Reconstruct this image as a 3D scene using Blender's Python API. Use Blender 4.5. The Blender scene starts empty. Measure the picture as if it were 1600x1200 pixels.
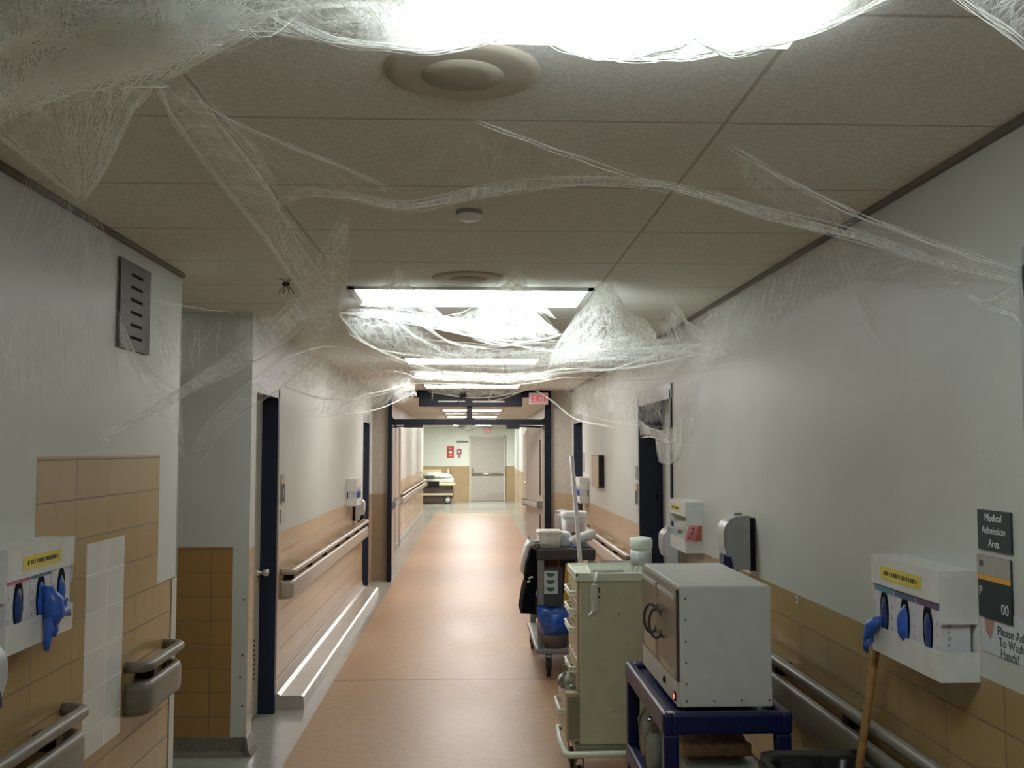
import bpy, bmesh, math, random
from math import sin, cos, pi, radians
from mathutils import Vector, Matrix, noise

random.seed(11)
SC = bpy.context.scene
COL = SC.collection

# ------------------------------------------------------------------ camera
F_PX = 1570.0
EYE = 1.70
YAW, PITCH = radians(2.25652), radians(3.78985)
FW = Vector((sin(YAW)*cos(PITCH), cos(YAW)*cos(PITCH), sin(PITCH)))
RT = Vector((cos(YAW), -sin(YAW), 0))
UP = RT.cross(FW)
cam = bpy.data.cameras.new('camera'); co = bpy.data.objects.new('camera', cam); COL.objects.link(co)
cam.sensor_width = 36; cam.lens = 36*F_PX/1600; cam.clip_start = .05
co.matrix_world = Matrix(((RT.x, UP.x, -FW.x, 0), (RT.y, UP.y, -FW.y, 0), (RT.z, UP.z, -FW.z, EYE), (0, 0, 0, 1)))
SC.camera = co
SC.cycles.transparent_max_bounces = 28
SC.cycles.max_bounces = 9
SC.cycles.diffuse_bounces = 7
SC.cycles.adaptive_threshold = .02
SC.cycles.sample_clamp_indirect = 4
SC.view_settings.view_transform = 'Standard'
SC.view_settings.look = 'None'
SC.view_settings.exposure = 0.36
SC.view_settings.gamma = 1.15

WX = 1.312          # corridor half width
CZ = 2.495          # ceiling
WH = 1.14           # wainscot height

def web_pt(px, py, Y):
    """a point of a hanging web as measured on the photo: at depth Y, but never beyond the ceiling or the side walls"""
    d = RT*((px-800)/F_PX) + UP*((600-py)/F_PX) + FW
    t = Y/d.y
    if d.z > 0: t = min(t, (CZ-.012-EYE)/d.z)
    if d.x > 0: t = min(t, (WX-.012)/d.x)
    if d.x < 0 and Y < 4.6: t = min(t, -(WX-.012)/d.x)
    p = d*t
    return Vector((p.x, p.y, p.z+EYE))

# ------------------------------------------------------------------ materials
MATS = {}
def nt(name):
    m = bpy.data.materials.new(name); m.use_nodes = True
    n = m.node_tree; n.nodes.clear()
    o = n.nodes.new('ShaderNodeOutputMaterial')
    return m, n, o
def nd(t, typ, **kw):
    x = t.nodes.new(typ)
    for k, v in kw.items():
        if k in x.inputs: x.inputs[k].default_value = v
        else: setattr(x, k, v)
    return x
def mth(t, op, a, b=None, c=None, clamp=False):
    x = t.nodes.new('ShaderNodeMath'); x.operation = op; x.use_clamp = clamp
    for i, v in enumerate((a, b, c)):
        if v is None: continue
        if isinstance(v, (int, float)): x.inputs[i].default_value = v
        else: t.links.new(v, x.inputs[i])
    return x.outputs[0]
def mixc(t, f, a, b, mode='MIX'):
    x = t.nodes.new('ShaderNodeMix'); x.data_type = 'RGBA'; x.blend_type = mode
    for i, v in ((0, f), (6, a), (7, b)):
        if isinstance(v, (int, float)): x.inputs[i].default_value = v
        elif isinstance(v, tuple): x.inputs[i].default_value = (*v, 1) if len(v) == 3 else v
        else: t.links.new(v, x.inputs[i])
    return x.outputs[2]
def pos(t):
    g = t.nodes.new('ShaderNodeNewGeometry'); s = t.nodes.new('ShaderNodeSeparateXYZ')
    t.links.new(g.outputs['Position'], s.inputs[0])
    return g.outputs['Position'], s.outputs
def noi(t, vec, scale, detail=2., rough=.5):
    x = t.nodes.new('ShaderNodeTexNoise'); x.inputs['Scale'].default_value = scale
    x.inputs['Detail'].default_value = detail; x.inputs['Roughness'].default_value = rough
    if vec is not None: t.links.new(vec, x.inputs['Vector'])
    return x.outputs[0]
def mapr(t, v, a, b, c, d):
    x = t.nodes.new('ShaderNodeMapRange'); t.links.new(v, x.inputs[0])
    for i, q in enumerate((a, b, c, d)): x.inputs[i+1].default_value = q
    return x.outputs[0]
def bsdf(t, o, col, rough=.5, metal=0., bump=None, bd=.002, spec=.5, **kw):
    b = t.nodes.new('ShaderNodeBsdfPrincipled')
    if isinstance(col, tuple): b.inputs['Base Color'].default_value = (*col, 1)
    else: t.links.new(col, b.inputs['Base Color'])
    if isinstance(rough, float): b.inputs['Roughness'].default_value = rough
    else: t.links.new(rough, b.inputs['Roughness'])
    b.inputs['Metallic'].default_value = metal
    b.inputs['Specular IOR Level'].default_value = spec
    for k, v in kw.items(): b.inputs[k.replace('_', ' ')].default_value = v
    if bump is not None:
        u = t.nodes.new('ShaderNodeBump'); u.inputs['Strength'].default_value = .6; u.inputs['Distance'].default_value = bd
        t.links.new(bump, u.inputs['Height']); t.links.new(u.outputs[0], b.inputs['Normal'])
    t.links.new(b.outputs[0], o.inputs[0])
    return b
def M(name, col=None, rough=.5, metal=0., var=.08, scale=18., bump=.0, spec=.5, **kw):
    """plain painted / plastic / metal surface with a little procedural mottling"""
    if name in MATS: return MATS[name]
    m, t, o = nt(name)
    tc = t.nodes.new('ShaderNodeTexCoord')
    n = noi(t, tc.outputs['Object'], scale, 3.)
    k = mapr(t, n, .3, .7, 1-var, 1+var)
    c = t.nodes.new('ShaderNodeVectorMath'); c.operation = 'SCALE'
    c.inputs[0].default_value = col; t.links.new(k, c.inputs['Scale'])
    bsdf(t, o, c.outputs[0], rough, metal, n if bump else None, bump or .001, spec, **kw)
    MATS[name] = m
    return m
def emis(name, col, s):
    if name in MATS: return MATS[name]
    m, t, o = nt(name)
    e = t.nodes.new('ShaderNodeEmission'); e.inputs[0].default_value = (*col, 1); e.inputs[1].default_value = s
    t.links.new(e.outputs[0], o.inputs[0]); MATS[name] = m
    return m

def paint_mat(name, col):
    m, t, o = nt(name)
    p, s = pos(t)
    n = noi(t, p, 3.2, 4.); f = noi(t, p, 220., 2.)
    c = mixc(t, mapr(t, n, .3, .7, 0, 1), tuple(x*.95 for x in col), tuple(min(1, x*1.03) for x in col))
    bsdf(t, o, c, .42, 0, f, .0006, .45)
    MATS[name] = m; return m

def tile_mat(name, axis, tile, grout, ph=.31, pv=.1325, z0=.08, h0=.0, rough=.22, jw=.0045):
    """stack-bond glazed tile; axis is the horizontal direction of the wall"""
    m, t, o = nt(name)
    p, s = pos(t)
    h = s[0] if axis == 'x' else s[1]
    def joint(v, off, pitch):
        q = mth(t, 'DIVIDE', mth(t, 'SUBTRACT', v, off), pitch)
        fr = mth(t, 'ABSOLUTE', mth(t, 'SUBTRACT', mth(t, 'FRACT', mth(t, 'ADD', q, 100.)), .5))
        return mth(t, 'GREATER_THAN', fr, .5-jw/pitch/2), mth(t, 'FLOOR', q)
    jh, ih = joint(h, h0, ph); jv, iv = joint(s[2], z0, pv)
    j = mth(t, 'MAXIMUM', jh, jv)
    cb = t.nodes.new('ShaderNodeCombineXYZ'); t.links.new(ih, cb.inputs[0]); t.links.new(iv, cb.inputs[1])
    wn = t.nodes.new('ShaderNodeTexWhiteNoise'); wn.noise_dimensions = '3D'; t.links.new(cb.outputs[0], wn.inputs['Vector'])
    n = noi(t, p, 9., 5., .65); sp = noi(t, p, 90., 2.)
    c = mixc(t, wn.outputs[0], tuple(x*.93 for x in tile), tuple(x*1.06 for x in tile))
    c = mixc(t, mapr(t, n, .35, .7, 0, .35), c, tuple(x*.80 for x in tile))
    c = mixc(t, mapr(t, sp, .45, .75, 0, .25), c, tuple(x*1.1 for x in tile))
    c = mixc(t, j, c, grout)
    bsdf(t, o, c, mixf(t, j, rough, .7), 0, mth(t, 'SUBTRACT', 1., j), .0015, .5)
    MATS[name] = m; return m
def mixf(t, f, a, b):
    return mth(t, 'ADD', mth(t, 'MULTIPLY', f, b-a), a)

PAINT = paint_mat('wall_paint', (.525, .54, .495))
PAINT_MINT = paint_mat('mint_paint', (.86, .89, .79))
TAN = (.335, .222, .092); GROUT = (.15, .10, .045)
TILE_Y = tile_mat('tile_along', 'y', TAN, GROUT, h0=3.093-.0)
TILE_X = tile_mat('tile_across', 'x', (.31, .172, .06), (.12, .066, .026), h0=-1.472)
TILE_Y2 = tile_mat('tile_along_far', 'y', (.44, .30, .165), (.34, .225, .12), h0=.1, jw=.004)
WTILE_Y = tile_mat('white_tile_along', 'y', (.66, .68, .64), (.78, .78, .74), h0=3.093, jw=.005)
TILE_FAR = tile_mat('tile_far', 'x', (.46, .32, .17), (.36, .25, .13), h0=0, jw=.003)

def ceiling_mat():
    m, t, o = nt('ceiling_tile')
    p, s = pos(t)
    ax = mth(t, 'ABSOLUTE', s[0])
    jx = mth(t, 'LESS_THAN', mth(t, 'ABSOLUTE', mth(t, 'SUBTRACT', ax, .612)), .0055)
    q = mth(t, 'DIVIDE', mth(t, 'SUBTRACT', s[1], 2.376), .6125)
    fr = mth(t, 'ABSOLUTE', mth(t, 'SUBTRACT', mth(t, 'FRACT', mth(t, 'ADD', q, 50.)), .5))
    jy = mth(t, 'GREATER_THAN', fr, .5-.006/.6125)
    j = mth(t, 'MAXIMUM', jx, jy)
    v = t.nodes.new('ShaderNodeTexVoronoi'); v.inputs['Scale'].default_value = 130.; t.links.new(p, v.inputs['Vector'])
    n = noi(t, p, 120., 4., .7); b = noi(t, p, 1.3, 2.)
    c = mixc(t, mapr(t, n, .38, .62, 0, 1), (.64, .65, .60), (.86, .87, .82))
    c = mixc(t, mapr(t, b, .3, .7, 0, .3), c, (.74, .735, .66))
    c = mixc(t, mth(t, 'MULTIPLY', j, .6), c, (.30, .27, .22))
    bsdf(t, o, c, .9, 0, mth(t, 'SUBTRACT', n, mth(t, 'MULTIPLY', j, 2.)), .003, .2)
    MATS['ceiling_tile'] = m; return m
CEIL = ceiling_mat()

def vinyl_mat():
    m, t, o = nt('vinyl_floor')
    p, s = pos(t)
    mp = t.nodes.new('ShaderNodeMapping'); t.links.new(p, mp.inputs[0]); mp.inputs['Scale'].default_value = (1., .55, 1.)
    a = noi(t, mp.outputs[0], 1.6, 4., .6); b = noi(t, mp.outputs[0], 7., 3., .5); f = noi(t, p, 55., 1.)
    m2 = t.nodes.new('ShaderNodeMapping'); t.links.new(p, m2.inputs[0]); m2.inputs['Scale'].default_value = (.5, 5., 1.)
    st = noi(t, m2.outputs[0], 1.5, 2., .5); md = noi(t, p, 20., 2., .55)
    c = mixc(t, mapr(t, a, .33, .66, 0, 1), (.345, .20, .10), (.44, .275, .145))
    c = mixc(t, mapr(t, b, .4, .75, 0, .3), c, (.32, .18, .105))
    c = mixc(t, mapr(t, md, .36, .64, 0, .6), c, (.29, .165, .08))
    c = mixc(t, mapr(t, f, .35, .7, 0, .4), c, (.28, .16, .085))
    sl = mth(t, 'LESS_THAN', mth(t, 'ABSOLUTE', mth(t, 'SUBTRACT', s[1], 7.62)), .018)
    c = mixc(t, mth(t, 'MULTIPLY', sl, .85), c, (.07, .035, .02))
    r = mapr(t, a, .3, .7, .36, .44)
    bsdf(t, o, c, r, 0, None, .0004, .28)
    MATS['vinyl'] = m; return m
VINYL = vinyl_mat()
def terrazzo_mat(name, a, b):
    m, t, o = nt(name)
    p, s = pos(t)
    v = t.nodes.new('ShaderNodeTexVoronoi'); v.inputs['Scale'].default_value = 95.; t.links.new(p, v.inputs['Vector'])
    n = noi(t, p, 5., 4.); f = noi(t, p, 260., 2.)
    c = mixc(t, mapr(t, v.outputs['Distance'], .1, .6, 0, 1), a, b)
    c = mixc(t, mapr(t, f, .35, .7, 0, .5), c, tuple(x*.6 for x in a))
    c = mixc(t, mapr(t, n, .35, .7, 0, .35), c, tuple(x*.72 for x in b))
    bsdf(t, o, c, .22, 0, None)
    MATS[name] = m; return m
TERR = terrazzo_mat('terrazzo', (.40, .385, .335), (.30, .295, .25))
TERR_D = terrazzo_mat('terrazzo_base', (.20, .18, .14), (.12, .11, .085))
TERR_W = terrazzo_mat('terrazzo_plinth', (.50, .46, .40), (.42, .38, .33))

WHITE = M('white_plastic', (.66, .67, .63), .35)
CREAM = M('cream_plastic', (.60, .56, .44), .35)
TAUPE = M('taupe_vinyl', (.15, .135, .10), .38, var=.12, scale=60, bump=.0006, spec=.35)
TAUPE_L = M('pale_taupe_vinyl', (.36, .31, .26), .28, var=.08, scale=60)
NAVY = M('navy_door_paint', (.008, .013, .028), .42, var=.2, spec=.25)
BLACKF = M('black_frame', (.004, .005, .010), .45, spec=.15)
STEEL_G = M('grey_frame_paint', (.30, .30, .30), .35)
BEIGE_D = M('beige_door', (.44, .40, .345), .4, var=.05)
CHROME = M('chrome', (.75, .73, .70), .16, 1.)
BRUSH = M('brushed_steel', (.50, .46, .43), .38, 1., var=.12)
BLACK = M('black_plastic', (.006, .006, .007), .4, spec=.2)
BAG_BLK = M('black_bag', (.004, .004, .005), .3, spec=.3, bump=.01, scale=14)
BLUE_G = M('blue_nitrile', (.02, .085, .42), .4, var=.25, scale=40)
BLUE_G2 = M('dark_blue_nitrile', (.008, .028, .15), .45, var=.3, scale=40)
BLUE_BAG = M('blue_bag', (.015, .09, .45), .25, var=.35, scale=22, bump=.01)
BLUE_C = M('blue_cart_plastic', (.007, .011, .058), .38, spec=.3, var=.15, bump=.0008, scale=90)
CABINET = M('enamelled_white', (.58, .60, .56), .38, var=.04)
CART_B = M('almond_enamel', (.56, .57, .40), .4, var=.06)
CART_T = M('almond_top', (.74, .80, .66), .35, var=.05)
DRAWER = M('peach_drawer', (.55, .44, .27), .4, var=.05)
GREY_D = M('dark_grey_plastic', (.055, .052, .05), .5, spec=.25)
GREY_M = M('mid_grey_plastic', (.22, .22, .21), .4)
GREY_L = M('light_grey_plastic', (.42, .43, .42), .35)
ORANGE = M('orange_plastic', (.62, .30, .03), .4)
YELLOW = M('yellow_label', (.72, .56, .05), .5)
DARKTXT = M('dark_print', (.03, .03, .02), .6)
WOOD = M('wooden_handle', (.30, .15, .045), .42, var=.25, scale=30)
RED = M('red_sign', (.45, .02, .03), .4)
SLATE = M('slate_sign', (.020, .030, .034), .45, spec=.2)
SIGN_G = M('grey_sign', (.30, .29, .25), .4)
SIGN_O = M('orange_stripe', (.75, .32, .03), .4)
TXTW = M('white_lettering', (.62, .66, .66), .5)
PAPER = M('paper', (.55, .60, .64), .6)
PINK = M('pink_card', (.80, .22, .24), .6)
PINK_D = M('pink_card_inside', (.40, .10, .05), .6)
SKIN = M('printed_hand', (.36, .20, .16), .6)
CARD = M('glove_carton', (.58, .58, .62), .55)
HOLE = M('dark_opening', (.004, .005, .008), .8, spec=.05)
TEAL = M('teal_print', (.05, .20, .30), .5); PURPLE = M('purple_print', (.09, .045, .14), .5); PINKP = M('pink_print', (.48, .13, .24), .5); BLUEP = M('blue_print', (.05, .16, .28), .5)
CLOTHW = M('white_cloth', (.88, .89, .90), .8, bump=.006, scale=30)
BLANKET = M('brown_blanket', (.55, .36, .24), .85, var=.25, bump=.004, scale=50)
WRAP = M('green_wrap', (.46, .56, .48), .3, bump=.01, scale=20)
GREEN_P = M('green_print', (.03, .14, .07), .5)
MIRROR = M('dome_mirror', (.55, .55, .55), .12, 1.)
SPIDER = M('purple_black_plastic', (.02, .01, .03), .35)
BEDC = M('bed_cream', (.62, .52, .30), .4)
SHEET = M('bed_sheet', (.50, .49, .42), .8, bump=.01, scale=12)
PILLOW = M('blue_grey_pillow', (.34, .42, .52), .8)
BROWN_D = M('dark_brown_cover', (.05, .032, .028), .6)
RUBBER = M('black_rubber', (.012, .012, .012), .6)
EDGE_SHADE = M('ceiling_edge_shade', (.10, .085, .06), .6)  # shadow tone for the strips along the ceiling edge
GRILLE = M('speaker_grille', (.33, .29, .23), .7, var=.15, scale=160)
SPK_RING = M('speaker_ring', (.43, .39, .32), .6)

def glass_mat(name, tint, rough, spec_mix):
    m, t, o = nt(name)
    tr = t.nodes.new('ShaderNodeBsdfTransparent'); tr.inputs[0].default_value = (*tint, 1)
    gl = t.nodes.new('ShaderNodeBsdfGlossy'); gl.inputs['Roughness'].default_value = rough
    lw = t.nodes.new('ShaderNodeLayerWeight'); lw.inputs[0].default_value = .35
    f = mapr(t, lw.outputs['Fresnel'], 0, 1, spec_mix, .9)
    mx = t.nodes.new('ShaderNodeMixShader'); t.links.new(f, mx.inputs[0]); t.links.new(tr.outputs[0], mx.inputs[1]); t.links.new(gl.outputs[0], mx.inputs[2])
    t.links.new(mx.outputs[0], o.inputs[0]); MATS[name] = m
    return m
GLASS = glass_mat('clear_glass', (.9, .88, .88), .02, .04)
CLEAR = glass_mat('clear_plastic', (.80, .84, .80), .15, .12)
DGLASS = M('smoked_glass', (.06, .055, .045), .28, spec=.5)

# ------------------------------------------------------------------ mesh builder
class MB:
    def __init__(s): s.v = []; s.f = []; s.mi = []; s.sm = []; s.mats = []
    def m(s, mat):
        if mat not in s.mats: s.mats.append(mat)
        return s.mats.index(mat)
    def add(s, vs, fs, mat, smooth=False):
        k = len(s.v); i = s.m(mat)
        s.v += [tuple(q) for q in vs]
        for f in fs: s.f.append(tuple(a+k for a in f)); s.mi.append(i); s.sm.append(smooth)
        return s
    def box(s, x0, x1, y0, y1, z0, z1, mat, b=0.):
        if x0 > x1: x0, x1 = x1, x0
        if y0 > y1: y0, y1 = y1, y0
        if z0 > z1: z0, z1 = z1, z0
        if b <= 0:
            vs = [(x, y, z) for x in (x0, x1) for y in (y0, y1) for z in (z0, z1)]
            return s.add(vs, [(0, 1, 3, 2), (4, 6, 7, 5), (0, 4, 5, 1), (2, 3, 7, 6), (0, 2, 6, 4), (1, 5, 7, 3)], mat)
        b = min(b, (x1-x0)*.45, (y1-y0)*.45, (z1-z0)*.45)
        bm = bmesh.new(); bmesh.ops.create_cube(bm, size=1)
        for q in bm.verts: q.co = Vector(((x0+x1)/2+q.co.x*(x1-x0), (y0+y1)/2+q.co.y*(y1-y0), (z0+z1)/2+q.co.z*(z1-z0)))
        bmesh.ops.bevel(bm, geom=bm.edges[:], offset=b, segments=2, affect='EDGES', profile=.5)
        return s.bm(bm, mat, False)
    def bm(s, bm, mat, smooth=False):
        bm.verts.ensure_lookup_table(); bm.verts.index_update()
        s.add([v.co[:] for v in bm.verts], [[v.index for v in f.verts] for f in bm.faces], mat, smooth); bm.free(); return s
    def tube(s, pts, r, mat, n=8, cap=True, smooth=True):
        pts = [Vector(p) for p in pts]
        rs = r if isinstance(r, (list, tuple)) else [r]*len(pts)
        rings = []; ref = None
        for i, p in enumerate(pts):
            d = (pts[min(i+1, len(pts)-1)]-pts[max(i-1, 0)])
            if d.length < 1e-9: d = Vector((0, 0, 1))
            d.normalize()
            if ref is None:
                ref = Vector((0, 0, 1)) if abs(d.z) < .9 else Vector((1, 0, 0))
            a = (ref-d*ref.dot(d))
            if a.length < 1e-6: a = d.orthogonal()
            a.normalize(); b = d.cross(a); ref = a
            rings.append([p+(a*cos(2*pi*k/n)+b*sin(2*pi*k/n))*rs[i] for k in range(n)])
        vs = [q for g in rings for q in g]; fs = []
        for i in range(len(pts)-1):
            for k in range(n):
                fs.append((i*n+k, i*n+(k+1) % n, (i+1)*n+(k+1) % n, (i+1)*n+k))
        if cap:
            fs.append(tuple(range(n))[::-1]); fs.append(tuple((len(pts)-1)*n+k for k in range(n)))
        return s.add(vs, fs, mat, smooth)
    def lathe(s, c, prof, mat, n=24, axis='z', sx=1., sy=1., smooth=True):
        c = Vector(c); vs = []; fs = []
        for r, h in prof:
            for k in range(n):
                a = 2*pi*k/n; u, w = r*cos(a)*sx, r*sin(a)*sy
                q = {'z': (u, w, h), 'x': (h, u, w), 'y': (u, h, w)}[axis]
                vs.append(c+Vector(q))
        m = len(prof)
        for i in range(m-1):
            for k in range(n): fs.append((i*n+k, i*n+(k+1) % n, (i+1)*n+(k+1) % n, (i+1)*n+k))
        if prof[0][0] > 1e-5: fs.append(tuple(range(n))[::-1])
        if prof[-1][0] > 1e-5: fs.append(tuple((m-1)*n+k for k in range(n)))
        return s.add(vs, fs, mat, smooth)
    def prism(s, poly, a0, a1, axis, mat, smooth=False):
        """poly of 2D points extruded along axis from a0 to a1"""
        def P(u, w, a): return {'x': (a, u, w), 'y': (u, a, w), 'z': (u, w, a)}[axis]
        n = len(poly); vs = [P(u, w, a0) for u, w in poly]+[P(u, w, a1) for u, w in poly]
        fs = [tuple(range(n)), tuple(range(2*n-1, n-1, -1))]
        fs += [(k, (k+1) % n, n+(k+1) % n, n+k) for k in range(n)]
        return s.add(vs, fs, mat, smooth)
    def quad(s, a, b, c, d, mat): return s.add([a, b, c, d], [(0, 1, 2, 3)], mat)
    def ball(s, c, r, mat, n=14, sc=(1, 1, 1)):
        bm = bmesh.new(); bmesh.ops.create_uvsphere(bm, u_segments=n, v_segments=n//2+2, radius=1)
        for q in bm.verts: q.co = Vector((c[0]+q.co.x*r*sc[0], c[1]+q.co.y*r*sc[1], c[2]+q.co.z*r*sc[2]))
        return s.bm(bm, mat, True)
    def jitter(s, amp, sc):
        out = []
        for v in s.v:
            q = noise.noise_vector(Vector(v)*sc)
            out.append((v[0]+q.x*amp, v[1]+q.y*amp, v[2]+q.z*amp))
        s.v = out; return s
    def rot(s, deg, cx, cy):
        a = radians(deg); out = []
        for x, y, z in s.v:
            dx, dy = x-cx, y-cy
            out.append((cx+dx*cos(a)-dy*sin(a), cy+dx*sin(a)+dy*cos(a), z))
        s.v = out; return s
    def build(s, name, parent=None, label=None):
        me = bpy.data.meshes.new(name); me.from_pydata(s.v, [], s.f); me.update()
        for m in s.mats: me.materials.append(m)
        me.polygons.foreach_set('material_index', s.mi); me.polygons.foreach_set('use_smooth', s.sm)
        bm = bmesh.new(); bm.from_mesh(me); bmesh.ops.recalc_face_normals(bm, faces=bm.faces[:]); bm.to_mesh(me); bm.free()
        o = bpy.data.objects.new(name, me); COL.objects.link(o)
        if parent is not None:
            o.parent = parent
            if parent.type == 'EMPTY': o.matrix_parent_inverse = Matrix.Translation(-parent.location)
        if label: o['label'] = label
        return o
def tag(o, label, cat, group=None, kind=None):
    o['label'] = label; o['category'] = cat
    if group: o['group'] = group
    if kind: o['kind'] = kind
    return o
def thing(name, loc, label, cat, group=None):
    o = bpy.data.objects.new(name, None); COL.objects.link(o); o.location = loc; o.empty_display_size = .1
    return tag(o, label, cat, group)
def struct(o, label=None, cat=None):
    o['kind'] = 'structure'
    if label: o['label'] = label
    if cat: o['category'] = cat
    return o
def sroot(name, loc, label, cat):
    o = thing(name, loc, label, cat); o['kind'] = 'structure'; return o
def text(body, size, loc, xdir, updir, mat, name, parent, depth=.0012, align='LEFT', sx=1.):
    c = bpy.data.curves.new(name, 'FONT'); c.body = body; c.size = size; c.extrude = depth; c.align_x = align; c.space_line = 1.0
    o = bpy.data.objects.new(name, c); COL.objects.link(o)
    dg = bpy.context.evaluated_depsgraph_get()
    me = bpy.data.meshes.new_from_object(o.evaluated_get(dg)); COL.objects.unlink(o); bpy.data.objects.remove(o); bpy.data.curves.remove(c)
    x = Vector(xdir).normalized(); u = Vector(updir).normalized(); n = x.cross(u)
    me.transform(Matrix(((x.x*sx, u.x, n.x, loc[0]), (x.y*sx, u.y, n.y, loc[1]), (x.z*sx, u.z, n.z, loc[2]), (0, 0, 0, 1))))
    me.materials.clear(); me.materials.append(mat)
    o = bpy.data.objects.new(name, me); COL.objects.link(o); o.parent = parent
    if parent.type == 'EMPTY': o.matrix_parent_inverse = Matrix.Translation(-parent.location)
    return o

# ------------------------------------------------------------------ room shell
def wall_x(mb, X, ys, zs, fn):
    for i in range(len(ys)-1):
        for j in range(len(zs)-1):
            mt = fn((ys[i]+ys[i+1])/2, (zs[j]+zs[j+1])/2)
            if mt: mb.quad((X, ys[i], zs[j]), (X, ys[i+1], zs[j]), (X, ys[i+1], zs[j+1]), (X, ys[i], zs[j+1]), mt)
def wall_y(mb, Y, xs, zs, fn):
    for i in range(len(xs)-1):
        for j in range(len(zs)-1):
            mt = fn((xs[i]+xs[i+1])/2, (zs[j]+zs[j+1])/2)
            if mt: mb.quad((xs[i], Y, zs[j]), (xs[i+1], Y, zs[j]), (xs[i+1], Y, zs[j+1]), (xs[i], Y, zs[j+1]), mt)

DH = 2.10   # door head
mb = MB()
def near_left(y, z):
    if 3.51 < y < 3.885 and .652 < z < 1.381: return WTILE_Y
    if z < WH+.005 or (3.093 < y < 4.292 and z < 1.681): return TILE_Y
    return PAINT
wall_x(mb, -WX, [-3.2, 3.093, 3.51, 3.885, 4.292, 4.555], [0, .652, WH+.005, 1.381, 1.681, CZ], near_left)
wall_y(mb, 4.555, [-2.6, -WX], [0, WH, CZ], lambda x, z: TILE_X if z < WH else PAINT)
wall_x(mb, -2.6, [4.555, 5.80], [0, WH, CZ], lambda y, z: TILE_Y if z < WH else PAINT)
wall_y(mb, 5.80, [-2.6, -1.352, -1.262], [0, .08, 1.155, CZ], lambda x, z: (TILE_X if x < -1.352 and z < 1.155 and z > .08 else PAINT))
wall_x(mb, -1.262, [5.80, 5.93], [0, WH, CZ], lambda y, z: TILE_Y if z < WH else PAINT)
wall_y(mb, 5.93, [-1.45, -1.262], [0, WH, CZ], lambda x, z: PAINT)
wall_x(mb, -WX, [5.93, 6.72, 12.15, 12.93, 13.27], [0, WH, DH, CZ], lambda y, z: None if (y < 6.72 or 12.15 < y < 12.93) and z < DH else (TILE_Y2 if z < WH else PAINT))
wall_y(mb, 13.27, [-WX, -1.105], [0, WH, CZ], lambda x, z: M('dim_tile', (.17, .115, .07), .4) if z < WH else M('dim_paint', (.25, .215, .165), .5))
wall_x(mb, -1.36, [13.27, 28.0], [0, WH, CZ], lambda y, z: TILE_Y2 if z < WH else PAINT)
wall_y(mb, 28.0, [-4, -1.36], [0, WH, CZ], lambda x, z: TILE_X if z < WH else PAINT)
struct(mb.build('wall_left'), 'left corridor wall, white paint over tan glazed tile')
mb = MB()
wall_x(mb, WX, [-3.2, 1.35, 2.318, 6.553, 7.849, 11.95, 13.0, 13.27], [0, WH-.02, DH, CZ],
       lambda y, z: None if (1.35 < y < 2.318 or 6.553 < y < 7.849 or 11.95 < y < 13.0) and z < DH else ((TILE_Y if y < 6.6 else TILE_Y2) if z < WH-.02 else PAINT))
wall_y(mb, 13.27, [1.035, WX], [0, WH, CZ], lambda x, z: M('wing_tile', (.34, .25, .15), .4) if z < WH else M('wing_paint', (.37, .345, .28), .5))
wall_x(mb, 1.33, [13.27, 31.7], [0, WH, CZ], lambda y, z: TILE_Y2 if z < WH else PAINT)
wall_y(mb, 31.7, [1.33, 4], [0, WH, CZ], lambda x, z: TILE_X if z < WH else PAINT)
struct(mb.build('wall_right'), 'right corridor wall, white paint over tan glazed tile')
mb = MB()
wall_y(mb, 34.0, [-4, -.1, 1.12, 4], [0, 1.18, 2.2, CZ+.02], lambda x, z: None if -.1 < x < 1.12 and z < 2.2 else (TILE_FAR if z < 1.18 else PAINT_MINT))
wall_x(mb, -4, [28, 34], [0, CZ], lambda y, z: PAINT); wall_x(mb, 4, [31.7, 34], [0, CZ], lambda y, z: PAINT)
struct(mb.build('wall_back'), 'far end wall of the corridor, pale mint paint over tan tile')
mb = MB(); wall_y(mb, -3.2, [-WX, WX], [0, WH, CZ], lambda x, z: TILE_X if z < WH else PAINT)
struct(mb.build('wall_front'))
mb = MB()
def fl(x0, x1, y0, y1, m, z=0.): mb.quad((x0, y0, z), (x1, y0, z), (x1, y1, z), (x0, y1, z), m)
fl(-4, -1.02, -3.2, 13.27, TERR); fl(-1.02, 1.0, -3.2, 27.5, VINYL); fl(1.0, 1.6, -3.2, 13.27, TERR)
fl(-1.36, -1.02, 13.27, 27.5, TERR); fl(1.0, 1.6, 13.27, 27.5, TERR); fl(-4, 4, 27.5, 34.0, TERR)
struct(mb.build('floor'), 'glossy terracotta vinyl floor with pale terrazzo borders')
mb = MB(); mb.quad((-4, -3.2, CZ), (4, -3.2, CZ), (4, 34, CZ), (-4, 34, CZ), CEIL)
struct(mb.build('ceiling'), 'lay-in ceiling of speckled beige tiles')
# shadow line where ceiling meets the walls, put in as dark strips
mb = MB(); mb.box(-WX, -WX+.018, -3.2, 4.54, CZ-.02, CZ-.001, EDGE_SHADE); struct(mb.build('shade_strip_1'))
mb = MB(); mb.box(WX-.018, WX, -3.2, 13.2, CZ-.02, CZ-.001, EDGE_SHADE); struct(mb.build('shade_strip_2'))
# pale corner guard of the near left wall end and the bullnose edge of the pier
mb = MB(); mb.box(-WX+.001, -WX+.004, 4.49, 4.555, 0, WH, PAINT); mb.box(-WX-.03, -WX+.004, 4.5551, 4.558, 0, 2.3, PAINT); struct(mb.build('trim_3'))
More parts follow.
